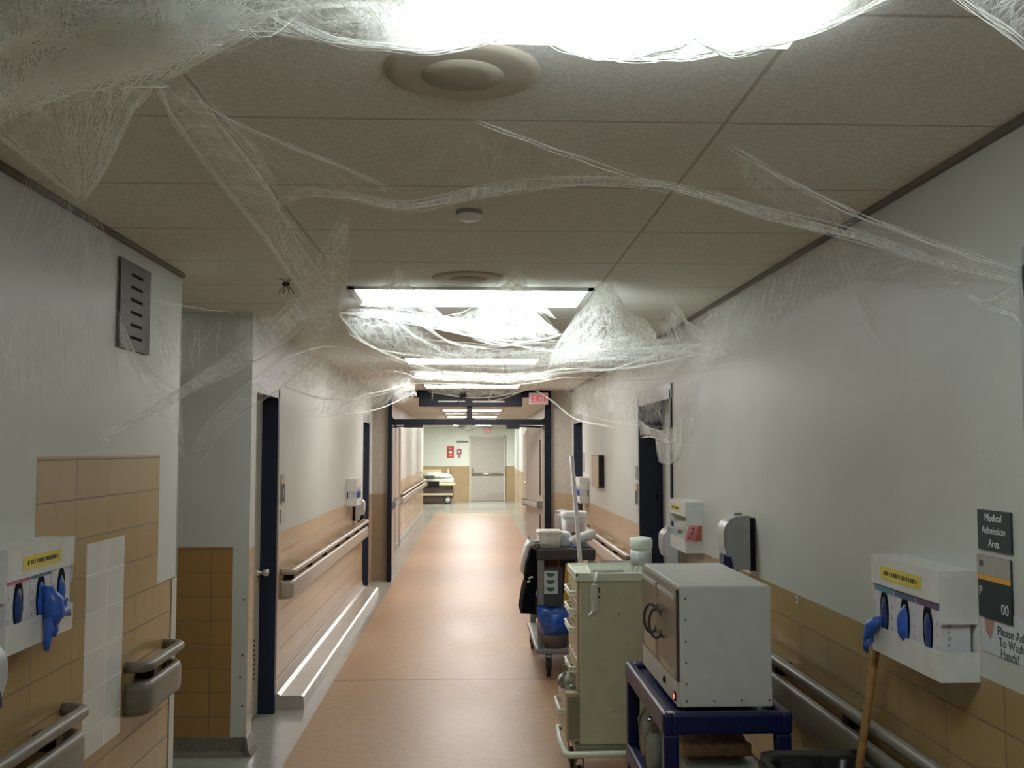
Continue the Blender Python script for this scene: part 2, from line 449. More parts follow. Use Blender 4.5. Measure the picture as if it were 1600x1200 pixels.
# bolts on the pier face
mb = MB()
for px, z in ((-1.285, .86), (-1.29, .55), (-1.30, .43), (-1.285, .27)): mb.lathe((px, 5.799, z), [(.006, 0), (.006, -.004), (.0, -.006)], DARKTXT, 8, 'y')
struct(mb.build('trim_4'))
# terrazzo cove under the pier, plinth under the far left wall, right base
mb = MB(); mb.prism([(5.80, .10), (5.785, .10), (5.775, .03), (5.75, 0.001), (5.80, .001)], -2.6, -1.262, 'x', TERR_D)
mb.prism([(-1.262, .10), (-1.25, .10), (-1.24, .03), (-1.22, .001), (-1.262, .001)], 5.76, 5.93, 'y', TERR_D); struct(mb.build('baseboard_front'))
mb = MB()
mb.prism([(-1.311, .16), (-1.30, .155), (-1.285, .10), (-1.26, .085), (-1.125, .085), (-1.11, .076), (-1.105, .001), (-1.311, .001)], 6.81, 12.1, 'y', TERR_W)
struct(mb.build('baseboard_left'), 'raised terrazzo plinth along the left wall')
mb = MB(); mb.prism([(1.311, .10), (1.297, .10), (1.285, .03), (1.26, .001), (1.311, .001)], 2.42, 6.5, 'y', TERR_D)
mb.prism([(1.311, .10), (1.297, .10), (1.285, .03), (1.26, .001), (1.311, .001)], 7.95, 11.9, 'y', TERR_D); struct(mb.build('baseboard_right'))
mb = MB(); mb.prism([(-1.36, .10), (-1.345, .10), (-1.33, .02), (-1.36, .001)], 14.9, 28, 'y', TERR_W); struct(mb.build('baseboard_back'))

# ------------------------------------------------------------------ doors
def knob(parent, c, sx):
    mb = MB(); mb.lathe(c, [(.03, 0), (.03, .006*sx), (.011, .012*sx), (.011, .035*sx), (.024, .045*sx), (.027, .06*sx), (.02, .072*sx), (0, .075*sx)], CHROME, 18, 'x')
    mb.build('knob', parent)
def side_door(n, side, y0, y1, label, depth=.13, proud=.025, knobz=None, hd=DH, near=True, leaf_mat=None):
    """opening in a side wall, leaf set back in a dark steel frame"""
    s = side; X = s*WX
    r = sroot('door_%d' % n, (X, (y0+y1)/2, 0), label, 'door')
    mb = MB()
    fx0, fx1 = X-s*proud, X+s*(depth+.02)
    mb.box(fx0, fx1, y1-.045, y1, 0, hd, NAVY); mb.box(fx0 if near else X, fx1, y0, y0+.04, 0, hd, NAVY); mb.box(X, fx1, y0, y1, hd-.03, hd, NAVY)
    mb.build('jamb', r)
    mb = MB(); mb.box(X-s*proud, X-s*.0005, y0-.01, y1+.005, hd-.055, hd+.045, STEEL_G); mb.box(X-s*(proud), X-s*.0005, y1+.001, y1+.02, 0, hd, STEEL_G)
    mb.build('head_frame', r, 'pale grey head of the door frame')
    mb = MB(); lx = X+s*depth
    mb.box(lx, lx+s*.045, y0+.04, y1-.046, .012, hd-.03, leaf_mat or BEIGE_D, .002); lf = mb.build('leaf', r)
    if knobz: knob(lf, (lx, y1-.046-.07, knobz), -s)
    return r, lf, lx
r, lf, lx = side_door(1, -1, 5.93, 6.72, 'beige door with steel knob set deep in a dark navy frame, left wall', .07, .035, .915, near=False)
mb = MB()
for k in range(9): mb.box(lx+.0005, lx+.003, 6.52, 6.55, .36-.03*k+.13, .36-.03*k+.14, HOLE)
mb.build('vent_slots', lf)
side_door(2, -1, 12.15, 12.93, 'second door along the left wall, dark navy frame beyond the handrail', .11, .0)
side_door(3, 1, 6.553, 7.849, 'wide doorway in the right wall with web hung across its dark navy frame', .17, .012, leaf_mat=M('pale_grey_door', (.66, .66, .65), .4))
side_door(4, 1, 11.95, 13.0, 'farther doorway in the right wall beside the cross-corridor doors', .12, .0)
side_door(5, 1, 1.35, 2.318, 'dark door frame at the right edge of the picture', .1, .004, hd=2.14)
# strike on the jamb of door 3
mb = MB(); mb.box(1.43, 1.445, 7.795, 7.803, 1.33, 1.36, HOLE)
struct(mb.build('trim_5'))

# cross-corridor frame with transom, operator housing and held-open leaves
YF = 13.27
fr = sroot('door_6', (0, YF, 0), 'cross-corridor double door held open under a glazed black transom', 'double door')
mb = MB()
mb.box(-1.105, -1.05, YF-.06, YF+.08, 0, CZ-.002, BLACKF); mb.box(.955, 1.035, YF-.06, YF+.08, 0, CZ-.002, BLACKF)
mb.box(-1.05, .955, YF-.05, YF+.08, 2.035, 2.11, BLACKF); mb.box(-1.05, .955, YF-.05, YF+.08, 2.40, CZ-.002, BLACKF)
mb.box(-.075, -.005, YF-.05, YF+.08, 2.11, 2.40, BLACKF)
def fillet(cx, cz, sx, sz, r=.045):
    pl = [(cx, cz)]+[(cx+sx*(r-r*sin(a)), cz+sz*(r-r*cos(a))) for a in [pi/2*k/5 for k in range(6)]]
    mb.prism(pl, YF-.045, YF+.06, 'y', BLACKF)
for (cx, cz, sx, sz) in ((-1.05, 2.11, 1, 1), (-1.05, 2.40, 1, -1), (-.075, 2.11, -1, 1), (-.005, 2.11, 1, 1), (.955, 2.11, -1, 1), (.955, 2.40, -1, -1)): fillet(cx, cz, sx, sz)
mb.build('frame', fr)
for a, b in ((-1.05, -.075), (-.005, .955)):
    mb = MB(); mb.box(a, b, YF+.005, YF+.012, 2.11, 2.40, GLASS); mb.build('transom_pane', fr)
mb = MB(); mb.box(-.70, .655, YF-.10, YF-.051, 2.275, 2.47, BLACKF, .006); op = mb.build('operator_housing', fr)
mb = MB(); mb.box(-.45, -.10, YF-.104, YF-.1005, 2.335, 2.352, GREY_L); mb.box(0.0, .42, YF-.104, YF-.1005, 2.33, 2.35, GREY_L); mb.build('reflection_strip', op)  # pale bars painted in as light reflections on the dark panel
def leaf(hx, hy, dx, dy, name, s):
    """door leaf as a slab from hinge along (dx,dy)"""
    L = 1.0; d = Vector((dx, dy, 0)).normalized(); n = Vector((d.y, -d.x, 0))*s
    def slab(mb, a, b, t0, t1, z0, z1, mat):
        vs = []
        for u in (a, b):
            for w in (t0, t1):
                for z in (z0, z1): vs.append(Vector((hx, hy, 0))+d*u+n*w+Vector((0, 0, z)))
        mb.add(vs, [(0, 1, 3, 2), (4, 6, 7, 5), (0, 4, 5, 1), (2, 3, 7, 6), (0, 2, 6, 4), (1, 5, 7, 3)], mat)
    mb = MB(); slab(mb, 0, L, 0, .045, .012, 2.03, BEIGE_D); lf = mb.build('leaf', fr)
    mb = MB(); slab(mb, .12, .22, .0455, .049, 1.1, 1.85, BLACK); slab(mb, .12, .22, .0455, .049, .35, .85, BLACK); mb.build('glass_lite', lf)
    mb = MB(); slab(mb, .05, .95, .09, .125, .955, 1.0, GREY_L); slab(mb, .05, .12, .0455, .12, .93, 1.03, BRUSH); slab(mb, .9, .96, .0455, .12, .93, 1.03, BRUSH); mb.build('push_bar', lf)
    mb = MB(); slab(mb, .0, .04, .0455, .05, .05, 2.0, BRUSH); mb.build('edge_plate', lf)
leaf(-1.13, YF+.09, -.02, 1, 'leaf', 1)
leaf(.985, YF+.09, -.17, 1, 'leaf', -1)
mb = MB(); mb.tube([(.55, YF-.02, 2.02), (.78, YF+.1, 2.02), (.93, YF+.25, 2.015)], .012, BLACK); mb.box(.45, .62, YF-.05, YF+.06, 1.985, 2.034, BLACK); mb.build('closer_arm', fr)
mb = MB(); mb.tube([(-.75, YF-.02, 2.02), (-.95, YF+.1, 2.02), (-1.06, YF+.3, 2.015)], .012, BLACK); mb.box(-.9, -.65, YF-.05, YF+.06, 2.0, 2.034, BLACK); mb.build('closer_arm', fr)

# far end door
fd = sroot('door_7', (.51, 34.0, 0), 'beige end door with panic bar and scuffed steel kick plate', 'door')
mb = MB(); mb.box(-.10, -.045, 33.93, 34.03, 0, 2.2, CREAM); mb.box(1.065, 1.12, 33.93, 34.03, 0, 2.2, CREAM); mb.box(-.10, 1.12, 33.93, 34.03, 2.15, 2.2, CREAM); mb.build('frame', fd)
mb = MB(); mb.box(-.044, 1.064, 33.97, 34.02, .01, 2.149, BEIGE_D); lf = mb.build('leaf', fd)
mb = MB(); mb.tube([(.0, 33.90, .92), (1.02, 33.90, .92)], .03, CHROME); mb.box(-.02, .06, 33.88, 33.969, .9, 1.12, GREY_M); mb.box(.97, 1.05, 33.88, 33.969, .9, 1.12, GREY_L); mb.build('panic_bar', lf)
mb = MB(); mb.box(.25, 1.03, 33.964, 33.9695, .03, .27, BRUSH); mb.build('kick_plate', lf)
# door frames along the right wall beyond
for i, (y, lab) in enumerate(((16.2, 'first door beyond the cross-corridor doors on the right wall'), (19.6, 'second door beyond the cross-corridor doors on the right wall'), (23.6, 'last door on the right wall before the far end'))):
    d = sroot('door_%d' % (8+i), (1.33, y, 0), lab, 'door')
    mb = MB(); mb.box(1.25, 1.329, y, y+.06, 0, 2.16, BEIGE_D); mb.box(1.25, 1.329, y+1.0, y+1.06, 0, 2.16, BEIGE_D); mb.box(1.25, 1.329, y, y+1.06, 2.1, 2.16, BEIGE_D); mb.build('frame', d)
    mb = MB(); mb.box(1.30, 1.328, y+.06, y+1.0, .01, 2.1, M('pink_beige_door', (.50, .41, .36), .4)); lf = mb.build('leaf', d)
    knob(lf, (1.30, y+.13, .95), -1)
d = sroot('door_11', (-1.36, 18, 0), 'door in the left wall beyond the cross-corridor doors', 'door')
mb = MB(); mb.box(-1.359, -1.31, 17.5, 17.56, 0, 2.16, BEIGE_D); mb.box(-1.359, -1.31, 18.5, 18.56, 0, 2.16, BEIGE_D); mb.box(-1.359, -1.31, 17.5, 18.56, 2.1, 2.16, BEIGE_D); mb.build('frame', d)
mb = MB(); mb.box(-1.358, -1.34, 17.56, 18.5, .01, 2.1, MATS['pink_beige_door']); mb.build('leaf', d)

# ------------------------------------------------------------------ handrails
def handrail(side, X, y0, y1, zc, label, pale=False, group=None):
    s = -side   # direction out of the wall
    mat = TAUPE_L if pale else TAUPE
    r = thing('handrail', (X, (y0+y1)/2, zc), label, 'handrail', group)
    def path(out, rad):
        p = [(0.001, y0)]
        p += [(out-rad+rad*sin(a), y0+rad-rad*cos(a)) for a in [pi/2*k/5 for k in range(6)]]
        p += [(out, y0+rad+(y1-y0-2*rad)*k/6) for k in range(1, 6)]
        p += [(out-rad+rad*cos(a), y1-rad+rad*sin(a)) for a in [pi/2*k/5 for k in range(6)]]
        p += [(0.001, y1)]
        return p
    mb = MB(); mb.tube([(X+s*n, y, zc) for n, y in path(.078, .045)], .021, mat, 12); mb.build('grip', r)
    # bumper: vertical rounded band following the same return
    mb = MB(); pts = path(.068, .05); prof = [(.0, -.185), (.014, -.178), (.02, -.16), (.02, -.085), (.014, -.066), (.0, -.058), (-.012, -.066), (-.012, -.178)]
    n = len(prof); vs = []; fs = []
    for i, (u, y) in enumerate(pts):
        a = pts[max(i-1, 0)]; b = pts[min(i+1, len(pts)-1)]
        t = Vector((b[0]-a[0], b[1]-a[1])).normalized(); nn = Vector((t.y, -t.x))
        for o, z in prof: vs.append((X+s*max(.001, u+nn.x*o), y+nn.y*o, zc+z))
    for i in range(len(pts)-1):
        for k in range(n): fs.append((i*n+k, i*n+(k+1) % n, (i+1)*n+(k+1) % n, (i+1)*n+k))
    fs.append(tuple(range(n))); fs.append(tuple((len(pts)-1)*n+k for k in range(n)))
    mb.add(vs, fs, mat, True); mb.build('bumper', r)
    y = y0+.12
    while y < y1-.05:
        mb = MB(); mb.box(X+s*.001, X+s*.07, y, y+.05, zc-.07, zc-.018, BLACK); y += .8
        mb.build('bracket', r)
handrail(-1, -WX, .6, 3.34, .872, 'taupe vinyl handrail ending just before the white patch of tiles')
handrail(-1, -WX, 3.93, 4.40, .878, 'short taupe handrail piece beside the white patch of tiles')
handrail(-1, -WX, 7.02, 12.05, .868, 'long pale taupe handrail above the terrazzo plinth between two navy doorways', True)
handrail(1, WX, 2.42, 6.42, .85, 'long dark taupe handrail behind the blue cart and broom')
handrail(1, WX, 7.98, 11.3, .86, 'pale taupe handrail behind the cleaning trolley', True)
handrail(-1, -1.36, 18.7, 27.6, .9, 'handrail on the left wall beyond the cross-corridor doors', True)
handrail(1, 1.33, 14.6, 16.1, .9, 'short handrail on the right wall just beyond the open door leaf', True)
handrail(1, 1.33, 17.35, 19.5, .9, 'second handrail on the right wall beyond the open door leaf', True)

# ------------------------------------------------------------------ ceiling fixtures
LIGHTS = [(-2.47, 1.2, (1, 1, .97)), (1.19, 9.5, (.92, 1., .96)), (4.852, 8.0, (.95, 1., .96)), (8.51, 16., (1., .96, .91)), (11.95, 21., (1., .94, .89)),
          (15.8, 25., (1., .90, .86)), (19.5, 25., (1., .90, .86)), (23.2, 24., (1., .93, .88)), (27.5, 40., (1, 1, .94)), (31.2, 52., (.97, 1, .93))]
LLAB = {1.19: 'ceiling light just overhead, buried in glowing cobweb', 4.852: 'nearest fully visible ceiling light, bright white panel behind the tented cobweb',
        8.51: 'second ceiling light along, glowing through cobweb', 11.95: 'ceiling light just before the cross-corridor doors'}
for i, (y, st, c) in enumerate(LIGHTS):
    if y > 0:
        lab = LLAB.get(y) or 'ceiling light beyond the cross-corridor doors, number %s from the doors' % ('one', 'two', 'three', 'four', 'five')[i-5]
        if y not in LLAB: lab = 'ceiling light beyond the cross-corridor doors, %s along from the transom' % ('first', 'second', 'third', 'fourth', 'fifth')[i-5]
    else: lab = 'ceiling light behind the viewer'
    t = thing('ceiling_light', (0, y+.305, CZ), lab, 'ceiling light', 'recessed ceiling lights')
    x0, x1, y0, y1 = (-.605 if i != 1 else -.12), .605 if i == 1 else .595, y+.003, y+.608
    mb = MB()
    for q in ((x0, x1, y0, y0+.022), (x0, x1, y1-.022, y1), (x0, x0+.03, y0, y1), (x1-.03, x1, y0, y1)): mb.box(q[0], q[1], q[2], q[3], CZ-.014, CZ-.0005, GREY_L)
    mb.build('frame', t)
    mb = MB(); mb.box(x0+.03, x1-.03, y0+.022, y1-.022, CZ-(.06 if i == 1 else .014), CZ-.001, emis('diffuser_%d' % i, c, st)); mb.build('diffuser', t)  # overhead diffuser made deeper so its glowing sides light webs and ceiling
for y, lab in ((2.063, 'large round ceiling speaker nearest overhead'), (4.58, 'round ceiling speaker just in front of the bright ceiling light')):
    t = thing('ceiling_speaker', (-.022, y, CZ), lab, 'speaker', 'round ceiling speakers')
    mb = MB(); mb.lathe((-.022, y, CZ), [(.165, -.0005), (.163, -.006), (.14, -.010), (.088, -.010)], SPK_RING, 40); mb.build('rim', t)
    mb = MB(); mb.lathe((-.022, y, CZ), [(.087, -.006), (.087, -.012), (.05, -.015), (0, -.016)], GRILLE, 32); mb.build('grille', t)
t = thing('smoke_detector', (-.013, 3.30, CZ), 'small white disc fitting on the ceiling between the two speakers', 'detector')
mb = MB(); mb.lathe((-.013, 3.3, CZ), [(.044, -.0005), (.044, -.008), (.04, -.012)], GREY_M, 28); mb.build('base', t)
mb = MB(); mb.lathe((-.013, 3.3, CZ), [(.039, -.0121), (.041, -.02), (.034, -.03), (0, -.034)], M('white_paint_bright', (.8, .8, .76), .4), 28); mb.build('cover', t)

# vent grille on the left wall
t = thing('wall_vent', (-WX, 3.91, 2.25), 'bronze louvred vent grille high on the wall', 'vent')
mb = MB(); mb.box(-WX+.001, -WX+.012, 3.737, 4.08, 2.082, 2.418, M('bronze_plate', (.105, .088, .066), .5, spec=.2)); mb.build('plate', t)
mb = MB()
for k in range(6):
    z = 2.365-.048*k; mb.add([(-WX+.0125, 3.85, z), (-WX+.0125, 3.985, z-.0), (-WX+.0125, 3.985, z+.012), (-WX+.0125, 3.85, z+.012)], [(0, 1, 2, 3)], HOLE)
mb.build('slots', t)

# ------------------------------------------------------------------ glove dispensers
def ellipse_y(mb, X, s, yc, zc, ry, rz, mat, n=26, bulge=0.):
    """ellipse lying on a plane x = X, bulging by s*bulge out of it"""
    vs = [(X-s*bulge, yc, zc)]; fs = []
    for ring, q in ((1, .55), (2, 1.)):
        for k in range(n):
            a = 2*pi*k/n; e = 1-q*q
            vs.append((X-s*bulge*max(0, e)**.5, yc+ry*q*cos(a), zc+rz*q*sin(a)))
    for k in range(n):
        fs.append((0, 1+k, 1+(k+1) % n)); fs.append((1+k, 1+n+k, 1+n+(k+1) % n, 1+(k+1) % n))
    mb.add(vs, fs, mat, True)
def dispenser(side, X, y0, z0, label, scale=1., H=.285, L=.44, D=.105, yellow=True, lab_y=(.08, .33)):
    s = side; y1 = y0+L*scale; z1 = z0+H; xf = X-s*D; w = X-s*.001; T = .004
    r = thing('glove_dispenser', (w, (y0+y1)/2, z0), label, 'dispenser')
    mb = MB(); mb.box(w, w-s*T, y0, y1, z0, z1, WHITE); mb.build('back_plate', r)
    mb = MB(); hz = z1-.084; sz = z1-.137
    mb.box(xf, xf+s*T, y0, y1, hz, z1, WHITE); mb.box(xf+s*T, w-s*T, y0, y1, z1-T, z1, WHITE)
    mb.box(xf+s*T, w-s*T, y0, y0+T, sz, z1-T, WHITE); mb.box(xf+s*T, w-s*T, y1-T, y1, sz, z1-T, WHITE); h = mb.build('hood', r)
    mb = MB(); tz = z0+.076
    mb.box(xf, xf+s*T, y0, y1, z0, tz, WHITE); mb.box(xf+s*T, w-s*T, y0, y1, z0, z0+T, WHITE)
    mb.box(xf+s*T, w-s*T, y0, y0+T, z0+T, tz, WHITE); mb.box(xf+s*T, w-s*T, y1-T, y1, z0+T, tz, WHITE); mb.build('tray', r)
    if yellow:
        a, b = y0+lab_y[0], y0+lab_y[1]; zc = z1-.045
        mb = MB(); mb.box(xf-s*.0005, xf-s*.0015, a, b, zc-.018, zc+.018, YELLOW); lb = mb.build('yellow_sticker', h)
        mb = MB(); y = a+.025
        while y < b-.03:
            q = random.uniform(.004, .013); mb.box(xf-s*.0016, xf-s*.0021, y, y+q, zc-.006, zc+.006, DARKTXT); y += q+random.choice((.002, .003, .007))
        mb.build('printed_line', lb)
    return xf
def glove_box(side, xf, X, yc, z0, label, hole_mat, bulge, wide=.134, tall=.215, band=None, rz=.068, ry=.031, rot=0, bz=1.0):
    s = side; xa = xf+s*.006
    t = thing('glove_box', (X, yc, z0), label, 'box', 'cartons of blue gloves')
    mb = MB(); mb.box(xa, xa+s*.082, yc-wide/2, yc+wide/2, z0, z0+tall, CARD, .0015); b = mb.build('carton', t)
    zc = z0+.120
    mb = MB(); ellipse_y(mb, xa-s*.0006, s, yc, zc, ry, rz, HOLE); mb.build('opening', t)
    mb = MB(); ellipse_y(mb, xa-s*.0009, s, yc+.002, zc-.012*bz, ry*.66, rz*.80, hole_mat, bulge=bulge); mb.jitter(.0025, 60); mb.build('glove', t)
    if band:
        mb = MB(); mb.box(xa-s*.0004, xa-s*.0012, yc-wide/2, yc+wide/2, z0+.176, z0+.199, band); mb.build('printed_band', t)
    # faint printing on the near end of the carton
    mb = MB(); e = yc-wide/2-.0006
    for k in range(5): mb.box(xa+s*.02, xa+s*(.026+.004*(k % 2)), e, e-.0005, z0+.085+.016*k, z0+.093+.016*k, M('lilac_print', (.35, .33, .42), .6))
    mb.build('end_printing', t); mb = MB()
    for k in range(3): mb.box(xa-s*.0004, xa-s*.001, yc-wide/2+.008, yc-wide/2+.014, z0+.075+.03*k, z0+.088+.03*k, M('lilac_print', (.35, .33, .42), .6))
    mb.build('front_printing', t)
def glove(pts, r0, label, fingers):
    t = MB()
    t.tube(pts, r0, BLUE_G, 10); 
    for f in fingers: t.tube(f[0], f[1], BLUE_G, 8)
    t.jitter(.006, 35)
    return tag(t.build('disposable_glove'), label, 'glove')
# right, near
z0 = 1.103; xf = dispenser(1, WX, 2.586, z0, 'white triple glove dispenser beside the slate Medical Admission Area sign', lab_y=(.10, .37))
for k, (hm, bl, nm, bd) in enumerate(((BLUE_G2, .004, 'carton of blue gloves nearest the slate signs', PURPLE), (BLUE_G, .022, 'middle carton in the dispenser by the slate signs, blue glove bulging out', M('teal_purple', (.05, .09, .19), .5)), (BLUE_G2, .006, 'carton in the dispenser by the slate signs, at the broom handle end', TEAL))):
    glove_box(1, xf, WX, 2.586+.079+.141*k, z0+.0045, nm, hm, bl, band=bd if k < 3 else None)
g = glove([(xf+.004, 2.955, 1.20), (xf-.012, 2.965, 1.195), (xf-.022, 2.985, 1.178), (xf-.022, 3.0, 1.15), (xf-.02, 3.01, 1.128)], [.012, .019, .02, .017, .012], 'blue glove drooping from a dispenser onto the top of the broom handle', [
    ([(xf-.02, 3.0, 1.15), (xf-.024, 3.02, 1.12), (xf-.022, 3.03, 1.10)], [.011, .009, .005]), ([(xf-.02, 2.995, 1.15), (xf-.028, 3.0, 1.118), (xf-.026, 3.01, 1.10)], [.01, .008, .005])])
# left, near
z0 = 1.165; xl = dispenser(-1, -WX, 2.69, z0, 'white triple glove dispenser with a large crumpled glove hanging out', H=.275, lab_y=(.09, .34))
for k, (hm, bl, nm, bd) in enumerate(((BLUE_G2, .008, 'carton of gloves under the pink printed band in its dispenser', PINKP), (BLUE_G, .012, 'carton of gloves under the blue printed band, large glove pulled out', BLUEP), (BLUE_G, .01, 'carton of gloves beside the tan tiles and white patch, without a coloured band', None))):
    glove_box(-1, xl, -WX, 2.69+.079+.141*k, z0+.0045, nm, hm, bl, band=bd, tall=.205)
g = glove([(xl-.004, 2.915, 1.31), (xl+.012, 2.915, 1.305), (xl+.022, 2.92, 1.275), (xl+.026, 2.925, 1.24), (xl+.02, 2.92, 1.215)], [.014, .02, .03, .03, .022], 'large crumpled blue glove hanging from the dispenser near the white tile patch', [
    ([(xl+.02, 2.91, 1.23), (xl+.022, 2.905, 1.20), (xl+.02, 2.90, 1.165), (xl+.018, 2.895, 1.145)], [.018, .014, .011, .006]), ([(xl+.02, 2.935, 1.25), (xl+.025, 2.97, 1.235), (xl+.02, 3.01, 1.24), (xl+.018, 3.045, 1.225), (xl+.016, 3.06, 1.215)], [.022, .018, .015, .012, .005]),
    ([(xl+.02, 3.0, 1.24), (xl+.018, 3.03, 1.25), (xl+.016, 3.05, 1.265)], [.013, .011, .005]), ([(xl+.02, 2.93, 1.21), (xl+.024, 2.94, 1.19), (xl+.022, 2.935, 1.175)], [.015, .011, .005])])
# right, empty one with pink card
z0 = 1.12; xe = dispenser(1, WX, 5.69, z0, 'empty glove dispenser holding a folded pink card', H=.288, lab_y=(.16, .40))
t = thing('folded_card', (1.25, 5.72, z0+.08), 'pink folded card tucked in the near side of the empty dispenser', 'card')
mb = MB(); mb.add([(1.198, 5.672, 1.188), (1.258, 5.684, 1.188), (1.282, 5.684, 1.277), (1.226, 5.676, 1.277), (1.198, 5.674, 1.188), (1.258, 5.686, 1.188), (1.282, 5.686, 1.277), (1.226, 5.678, 1.277)], [(0, 1, 2, 3), (4, 5, 6, 7), (0, 1, 5, 4), (2, 3, 7, 6)], PINK); ff = mb.build('front_flap', t)
mb = MB()
for k, (x, z) in enumerate(((1.225, 1.205), (1.236, 1.23), (1.243, 1.238), (1.248, 1.258))): mb.box(x-.004, x+.004, 5.668, 5.6705+.004, z-.004, z+.004, DARKTXT)
mb.build('printed_marks', ff)
mb = MB(); mb.add([(1.259, 5.686, 1.190), (1.300, 5.688, 1.190), (1.302, 5.688, 1.276), (1.284, 5.687, 1.277)], [(0, 1, 2, 3)], PINK_D); mb.build('back_flap', t)
# farther ones
z0 = 1.12; xq = dispenser(-1, -WX, 10.6, z0, 'small distant glove dispenser on the left wall above the far end of the handrail', yellow=False)
for k in range(3): glove_box(-1, xq, -WX, 10.6+.079+.141*k, z0+.0045, 'carton of blue gloves in the distant left wall dispenser, %s of three' % ('nearest', 'middle', 'farthest')[k], BLUE_G, .012)
z0 = 1.11; xq = dispenser(1, WX, 11.3, z0, 'small distant glove dispenser on the right wall behind the white mop handle', yellow=False)
for k in range(3): glove_box(1, xq, WX, 11.3+.079+.141*k, z0+.0045, 'carton of blue gloves in the distant right wall dispenser, %s of three' % ('nearest', 'middle', 'farthest')[k], BLUE_G, .012)

# ------------------------------------------------------------------ soap / sanitiser dispensers
def soap(side, X, y0, y1, zb, H, D, body, label, nozzle=None, back=BLACK):
    s = side; w = X-s*.001
    t = thing('hand_gel_dispenser', (w, (y0+y1)/2, zb), label, 'dispenser')
    mb = MB(); mb.box(w, w-s*.026, y0+.01, y1-.01, zb-.005, zb+H-.01, back); mb.build('wall_plate', t)
    xb = w-s*.0265; xo = X-s*D
    prof = [(xb, zb), (xb, zb+H)]
    R = min(.085, D*.62)
    for k in range(9):
        a = pi/2*k/8; prof.append((xo+s*(R-R*sin(a)), zb+H-R*.85+R*.85*cos(a)))
    prof += [(xo, zb+H*.45), (xo+s*.012, zb+H*.25), (xo+s*.03, zb+.06), (xo+s*.045, zb)]
    mb = MB(); mb.prism(prof, y0, y1, 'y', body); mb.build('body', t)
    sh = [(u-s*.004, v) for u, v in prof[3:-2]]
    mb = MB(); vs = []
    for u, v in sh: vs += [(u, y0-.003, v), (u, y1+.003, v)]
    mb.add(vs, [(2*k, 2*k+1, 2*k+3, 2*k+2) for k in range(len(sh)-1)], GREY_L, True); mb.build('front_cover', t)
    if nozzle:
        mb = MB(); mb.prism([(xo+s*.03, zb+.075), (xo+s*.0, zb+.068), (xo-s*.004, zb+.03), (xo+s*.06, zb-.025), (xo+s*.075, zb+.01)], y0+.02, y1-.02, 'y', nozzle); mb.build('nozzle', t, 'dark blue nozzle')
    mb = MB(); mb.box(w-s*.05, w-s*.085, y0+.05, y1-.05, zb+H, zb+H+.012, body); mb.build('latch', t)
    return t
soap(1, WX, 4.636, 4.76, 1.15, .248, .145, M('grey_dispenser', (.34, .35, .35), .35), 'grey rounded hand gel dispenser with black back plate and dark blue nozzle', M('ink_blue_plastic', (.01, .012, .10), .3))
soap(1, WX, 6.28, 6.44, .98, .235, .115, M('pearl_dispenser', (.52, .54, .57), .3), 'white rounded dispenser under the empty glove dispenser', None, GREY_M)
soap(-1, -WX, 11.2, 11.36, .93, .24, .115, MATS['pearl_dispenser'], 'white rounded dispenser beside the distant left doorway', BLACK)
t = soap(-1, -WX, 2.49, 2.63, 1.03, .20, .135, MATS['pearl_dispenser'], 'white gel dispenser with coloured dots, cut off by the left edge', MATS['ink_blue_plastic'])
mb = MB()
for k, c in enumerate((GREEN_P, PINKP, GREY_D, TEAL, GREY_D)): mb.box(-WX+.10, -WX+.118, 2.4885, 2.4895, 1.065+.028*k, 1.078+.028*k, c)
mb.build('printed_dots', t)

# ------------------------------------------------------------------ signs
def wall_sign(name, side, X, y0, y1, z0, z1, mat, label, th=.006):
    s = side; t = thing(name, (X, (y0+y1)/2, z0), label, 'sign')
    mb = MB(); mb.box(X-s*.001, X-s*(.001+th), y0, y1, z0, z1, mat, .0015); mb.build('plate', t)
    return t, X-s*(.001+th+.0006)
t, x = wall_sign('room_sign', 1, WX, 2.406, 2.567, 1.448, 1.55, SLATE, 'slate sign reading Medical Admission Area on the right wall')
for k, w in enumerate(('Medical', 'Admission', 'Area')):
    text(w, .027, (x, 2.4865, 1.522-.032*k), (0, -1, 0), (0, 0, 1), TXTW, 'lettering', t, .0005, 'CENTER')
t, x = wall_sign('room_sign', 1, WX, 2.413, 2.573, 1.276, 1.433, SLATE, 'room number sign with grey top and orange stripe, below the slate sign')
mb = MB(); mb.box(x+.0004, x-.0006, 2.413, 2.573, 1.385, 1.433, SIGN_G); mb.box(x-.0007, x-.001, 2.54, 2.56, 1.405, 1.42, GREY_D); mb.build('grey_band', t)
mb = MB(); mb.box(x+.0004, x-.0008, 2.413, 2.573, 1.372, 1.3845, SIGN_O); mb.build('orange_stripe', t)
text('P', .034, (x, 2.567, 1.331), (0, -1, 0), (0, 0, 1), TXTW, 'lettering', t, .0004)
text('00', .036, (x, 2.425, 1.297), (0, -1, 0), (0, 0, 1), TXTW, 'lettering', t, .0004, 'RIGHT')
t = thing('hygiene_poster', (WX, 2.35, 1.2), 'pale blue hand washing poster below the room number sign', 'poster')
mb = MB(); mb.add([(WX-.003, 2.565, 1.30), (WX-.003, 2.565, 1.19), (WX-.003, 2.18, 1.19), (WX-.003, 2.18, 1.30)], [(0, 1, 2, 3)], PAPER); mb.build('sheet', t)
mb = MB(); vs = [(WX-.0035, 2.555, 1.29), (WX-.0035, 2.52, 1.295), (WX-.0035, 2.502, 1.275), (WX-.0035, 2.508, 1.25), (WX-.0035, 2.525, 1.225), (WX-.0035, 2.545, 1.24)]
mb.add(vs, [tuple(range(6))], SKIN); mb.build('printed_hand', t)
for k, w in enumerate(('Please Ask Me', 'To Wash My', 'Hands!')): text(w, .031, (WX-.0036, 2.49-.006*k, 1.243-.027*k), (0, -1, 0), (0, 0, 1), SLATE, 'lettering', t, .0003)
